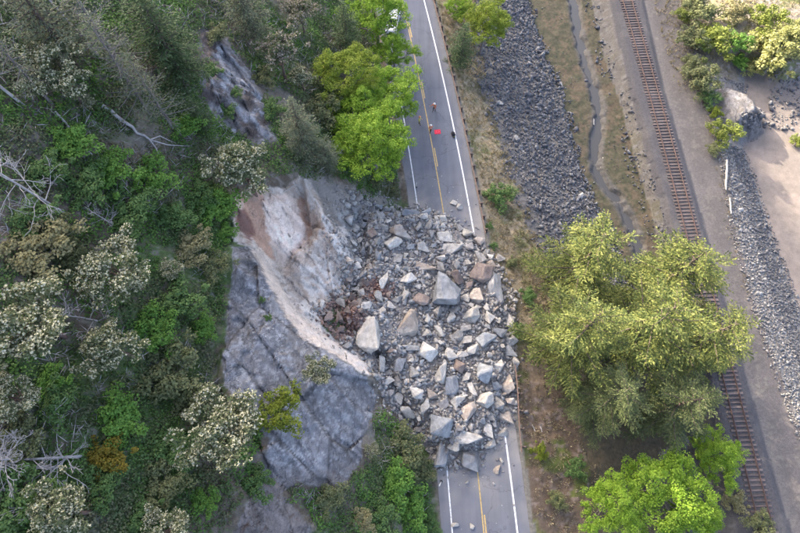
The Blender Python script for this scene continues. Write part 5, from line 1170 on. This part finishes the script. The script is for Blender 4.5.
    bmesh.ops.create_cone(bm, cap_ends=True, segments=16, radius1=.165, radius2=.13, depth=.02, matrix=Matrix.Translation((0, .02, .0)))
    bmesh.ops.translate(bm, verts=bm.verts, vec=(0, .015, 1.70)); link('hard_hat', bm_mesh('hard_hat', bm, True), M[hat], root)
    for sg in (-1, 1):
        bm = bmesh.new(); bmesh.ops.create_uvsphere(bm, u_segments=8, v_segments=6, radius=.013, matrix=Matrix.Translation((sg * .033, .112, 1.655))); link('eye', bm_mesh('eye', bm, True), M['black'], root)
def on_road(u, v_): p = P(u, v_, .0); return (float(p[0]), float(p[1]), 0.0)
person(on_road(434.0, 111.5), 2.6, 'orange', 'dark_cloth', 'white_hat', 'worker in orange vest and white hard hat, farthest up the road', ((-.05, .05, -.29), (-.02, .22, -.44)), ((.18, .12, -.22), (.34, .26, -.28)))
person(on_road(430.4, 133.0), .3, 'orange', 'brown_cloth', 'white_hat', 'worker in orange vest standing on the centre line beside the red mat', ((-.06, .03, -.29), (-.04, .15, -.5)), ((.06, .06, -.28), (.04, .22, -.42)))
person(on_road(419.2, 124.5), 4.4, 'lime', 'olive_cloth', 'orange_hat', 'worker in yellow jacket under the maple on the left lane', ((-.08, .06, -.28), (-.05, .24, -.38)), ((.07, .02, -.29), (.06, .12, -.52)))

# ------------------------------------------------------------------ things on the road
M['red'] = mat_plain('red fabric', (0.68, 0.035, 0.07), (0.55, 0.03, 0.06), 7, 0.8, 0.2)
M['pink'] = mat_plain('light red fabric', (0.72, 0.16, 0.18), (0.6, 0.1, 0.12), 7, 0.8, 0.2)
def rounded(dim, off, seg=2):
    bm = bmesh.new(); bmesh.ops.create_cube(bm, size=1); bmesh.ops.scale(bm, vec=dim, verts=bm.verts); bmesh.ops.bevel(bm, geom=list(bm.edges), offset=off, segments=seg, affect='EDGES'); return bm
x, y, z = on_road(437.5, 132.0)
mt_ = empty('landing_mat', (x, y, 0.0), .1); tag(mt_, 'small bright red mat lying on the right lane beside the workers', 'mat')
bm = rounded((.86, .74, .05), .02); bmesh.ops.translate(bm, verts=bm.verts, vec=(0, 0, .031)); link('sheet', bm_mesh('sheet', bm), M['red'], mt_)
g = Geo(); a = np.linspace(0, 2 * math.pi, 17); g.tube(np.c_[.22 * np.cos(a), .2 * np.sin(a), np.full(17, .06)], .022, 6); g.build('ring', M['pink'], mt_)
for sx in (-1, 1):
    for sy in (-1, 1):
        g = Geo(); g.tube([[sx * .36, sy * .3, .03], [sx * .36, sy * .3, .085]], .03, 6); g.build('corner_weight', M['pink'], mt_)
x, y, z = on_road(453.2, 135.0)
bg_ = empty('duffel_bag', (x, y, 0.0), .25); tag(bg_, 'dark duffel bag standing on the right edge line', 'bag')
bm = rounded((.5, .82, .42), .14, 3); bmesh.ops.translate(bm, verts=bm.verts, vec=(0, 0, .212)); link('body', bm_mesh('body', bm, True), M['dark_cloth'], bg_)
for sx in (-1, 1):
    g = Geo(); a = np.linspace(0, math.pi, 9); g.tube(np.c_[np.full(9, sx * .1), .2 * np.cos(a), .40 + .16 * np.sin(a)], .02, 6); g.build('handle', M['black'], bg_, True)
bm = rounded((.3, .18, .2), .05); bmesh.ops.translate(bm, verts=bm.verts, vec=(0, -.44, .17)); link('pocket', bm_mesh('pocket', bm, True), M['olive_cloth'], bg_)
def delineator(u, v_, lean, label):
    x, y, z = on_road(u, v_); r = empty('marker_post', (x, y, max(0.0, gz(x, y)))); r.rotation_euler = (lean[0], lean[1], 0); tag(r, label, 'marker post', 'white roadside marker posts')
    g = Geo(); g.box((0, 0, .5), (.10, .05, 1.1)); g.build('post', M['white_hat'], r); g = Geo(); g.box((0, -.03, .92), (.085, .012, .16)); g.build('reflector', M['silver'], r); g = Geo(); g.box((0, 0, .04), (.22, .2, .08)); g.build('base', M['black'], r)
delineator(416.2, 187, (0, 0), 'white marker post at the left road edge above the slide'); delineator(441.5, 481, (.5, -.35), 'leaning white marker post at the left road edge below the slide')

# ------------------------------------------------------------------ white car under the maple
M['car_white'] = mat_plain('white car paint', (0.78, 0.78, 0.77), (0.74, 0.74, 0.73), 2, 0.3, spec=0.5)
M['glass'] = mat_plain('dark car glass', (0.02, 0.025, 0.03), (0.03, 0.035, 0.04), 2, 0.08, spec=0.6)
M['lamp_red'] = mat_plain('red lamp', (0.4, 0.02, 0.02), (0.35, 0.02, 0.02), 2, 0.3); M['lamp_clear'] = mat_plain('clear lamp', (0.7, 0.7, 0.68), (0.6, 0.6, 0.6), 2, 0.2)
def car(loc, rz, label):
    root = empty('parked_car', loc, rz); tag(root, label, 'car')
    W = .92; prof = [(-2.3, .45), (-2.32, .85), (-2.22, 1.0), (-1.25, 1.08), (1.9, 1.06), (2.25, 1.0), (2.3, .5), (2.1, .35), (-2.1, .35)]
    def extr(pr, ws, name, mat, bev):
        bm = bmesh.new(); L_ = [bm.verts.new((-w, y, z)) for (y, z), w in zip(pr, ws)]; R_ = [bm.verts.new((w, y, z)) for (y, z), w in zip(pr, ws)]
        bm.faces.new(L_); bm.faces.new(R_[::-1]); n = len(pr)
        for i in range(n): bm.faces.new([L_[i], R_[i], R_[(i + 1) % n], L_[(i + 1) % n]])
        bmesh.ops.recalc_face_normals(bm, faces=bm.faces)
        if bev: bmesh.ops.bevel(bm, geom=list(bm.edges), offset=bev, segments=2, affect='EDGES', clamp_overlap=True)
        return link(name, bm_mesh(name, bm), M[mat], root)
    extr(prof, [W * .95, W * .97, W * .93, W, W, W * .93, W * .97, W * .95, W * .95], 'body', 'car_white', .05)
    extr([(-1.2, 1.05), (-.45, 1.62), (1.55, 1.66), (2.1, 1.05)], [W * .9, W * .74, W * .74, W * .9], 'cabin', 'glass', .03)
    extr([(-.5, 1.60), (-.4, 1.69), (1.5, 1.72), (1.62, 1.62)], [W * .76] * 4, 'roof', 'car_white', .03)
    for sx in (-1, 1):
        for y in (-1.42, 1.42):
            bm = bmesh.new(); bmesh.ops.create_cone(bm, cap_ends=True, segments=20, radius1=.36, radius2=.36, depth=.24, matrix=Matrix.Rotation(math.pi / 2, 4, 'Y')); bmesh.ops.bevel(bm, geom=[e for e in bm.edges if abs(e.verts[0].co.x - e.verts[1].co.x) < .01], offset=.04, segments=2, affect='EDGES')
            w = link('wheel', bm_mesh('wheel', bm), M['black'], root); w.location = (sx * .84, y, .36)
            bm = bmesh.new(); bmesh.ops.create_cone(bm, cap_ends=True, segments=12, radius1=.22, radius2=.2, depth=.26, matrix=Matrix.Rotation(math.pi / 2, 4, 'Y')); link('rim', bm_mesh('rim', bm), M['silver'], w)
        for nm, y, mt, z in (('headlight', -2.3, 'lamp_clear', .82), ('taillight', 2.26, 'lamp_red', .86)):
            bm = rounded((.34, .1, .14), .03); bmesh.ops.translate(bm, verts=bm.verts, vec=(sx * .64, y, z)); link(nm, bm_mesh(nm, bm), M[mt], root)
        bm = rounded((.2, .1, .14), .03); bmesh.ops.translate(bm, verts=bm.verts, vec=(sx * 1.0, -.9, 1.12)); link('mirror', bm_mesh('mirror', bm), M['car_white'], root)
        g = Geo(); g.tube([[sx * W * .9, -1.15, 1.07], [sx * W * .745, -.45, 1.63]], .03, 5); g.tube([[sx * W * .9, 2.05, 1.07], [sx * W * .745, 1.52, 1.66]], .035, 5)
        g.tube([[sx * W * .9, .55, 1.07], [sx * W * .745, .55, 1.65]], .03, 5); o = g.build('pillar', M['car_white'], root); o['kind'] = 'stuff'
car((float(xc(65.5)) - 2.35, 65.5, 0.01), -.12, 'white car on the left lane, half hidden under the maple')
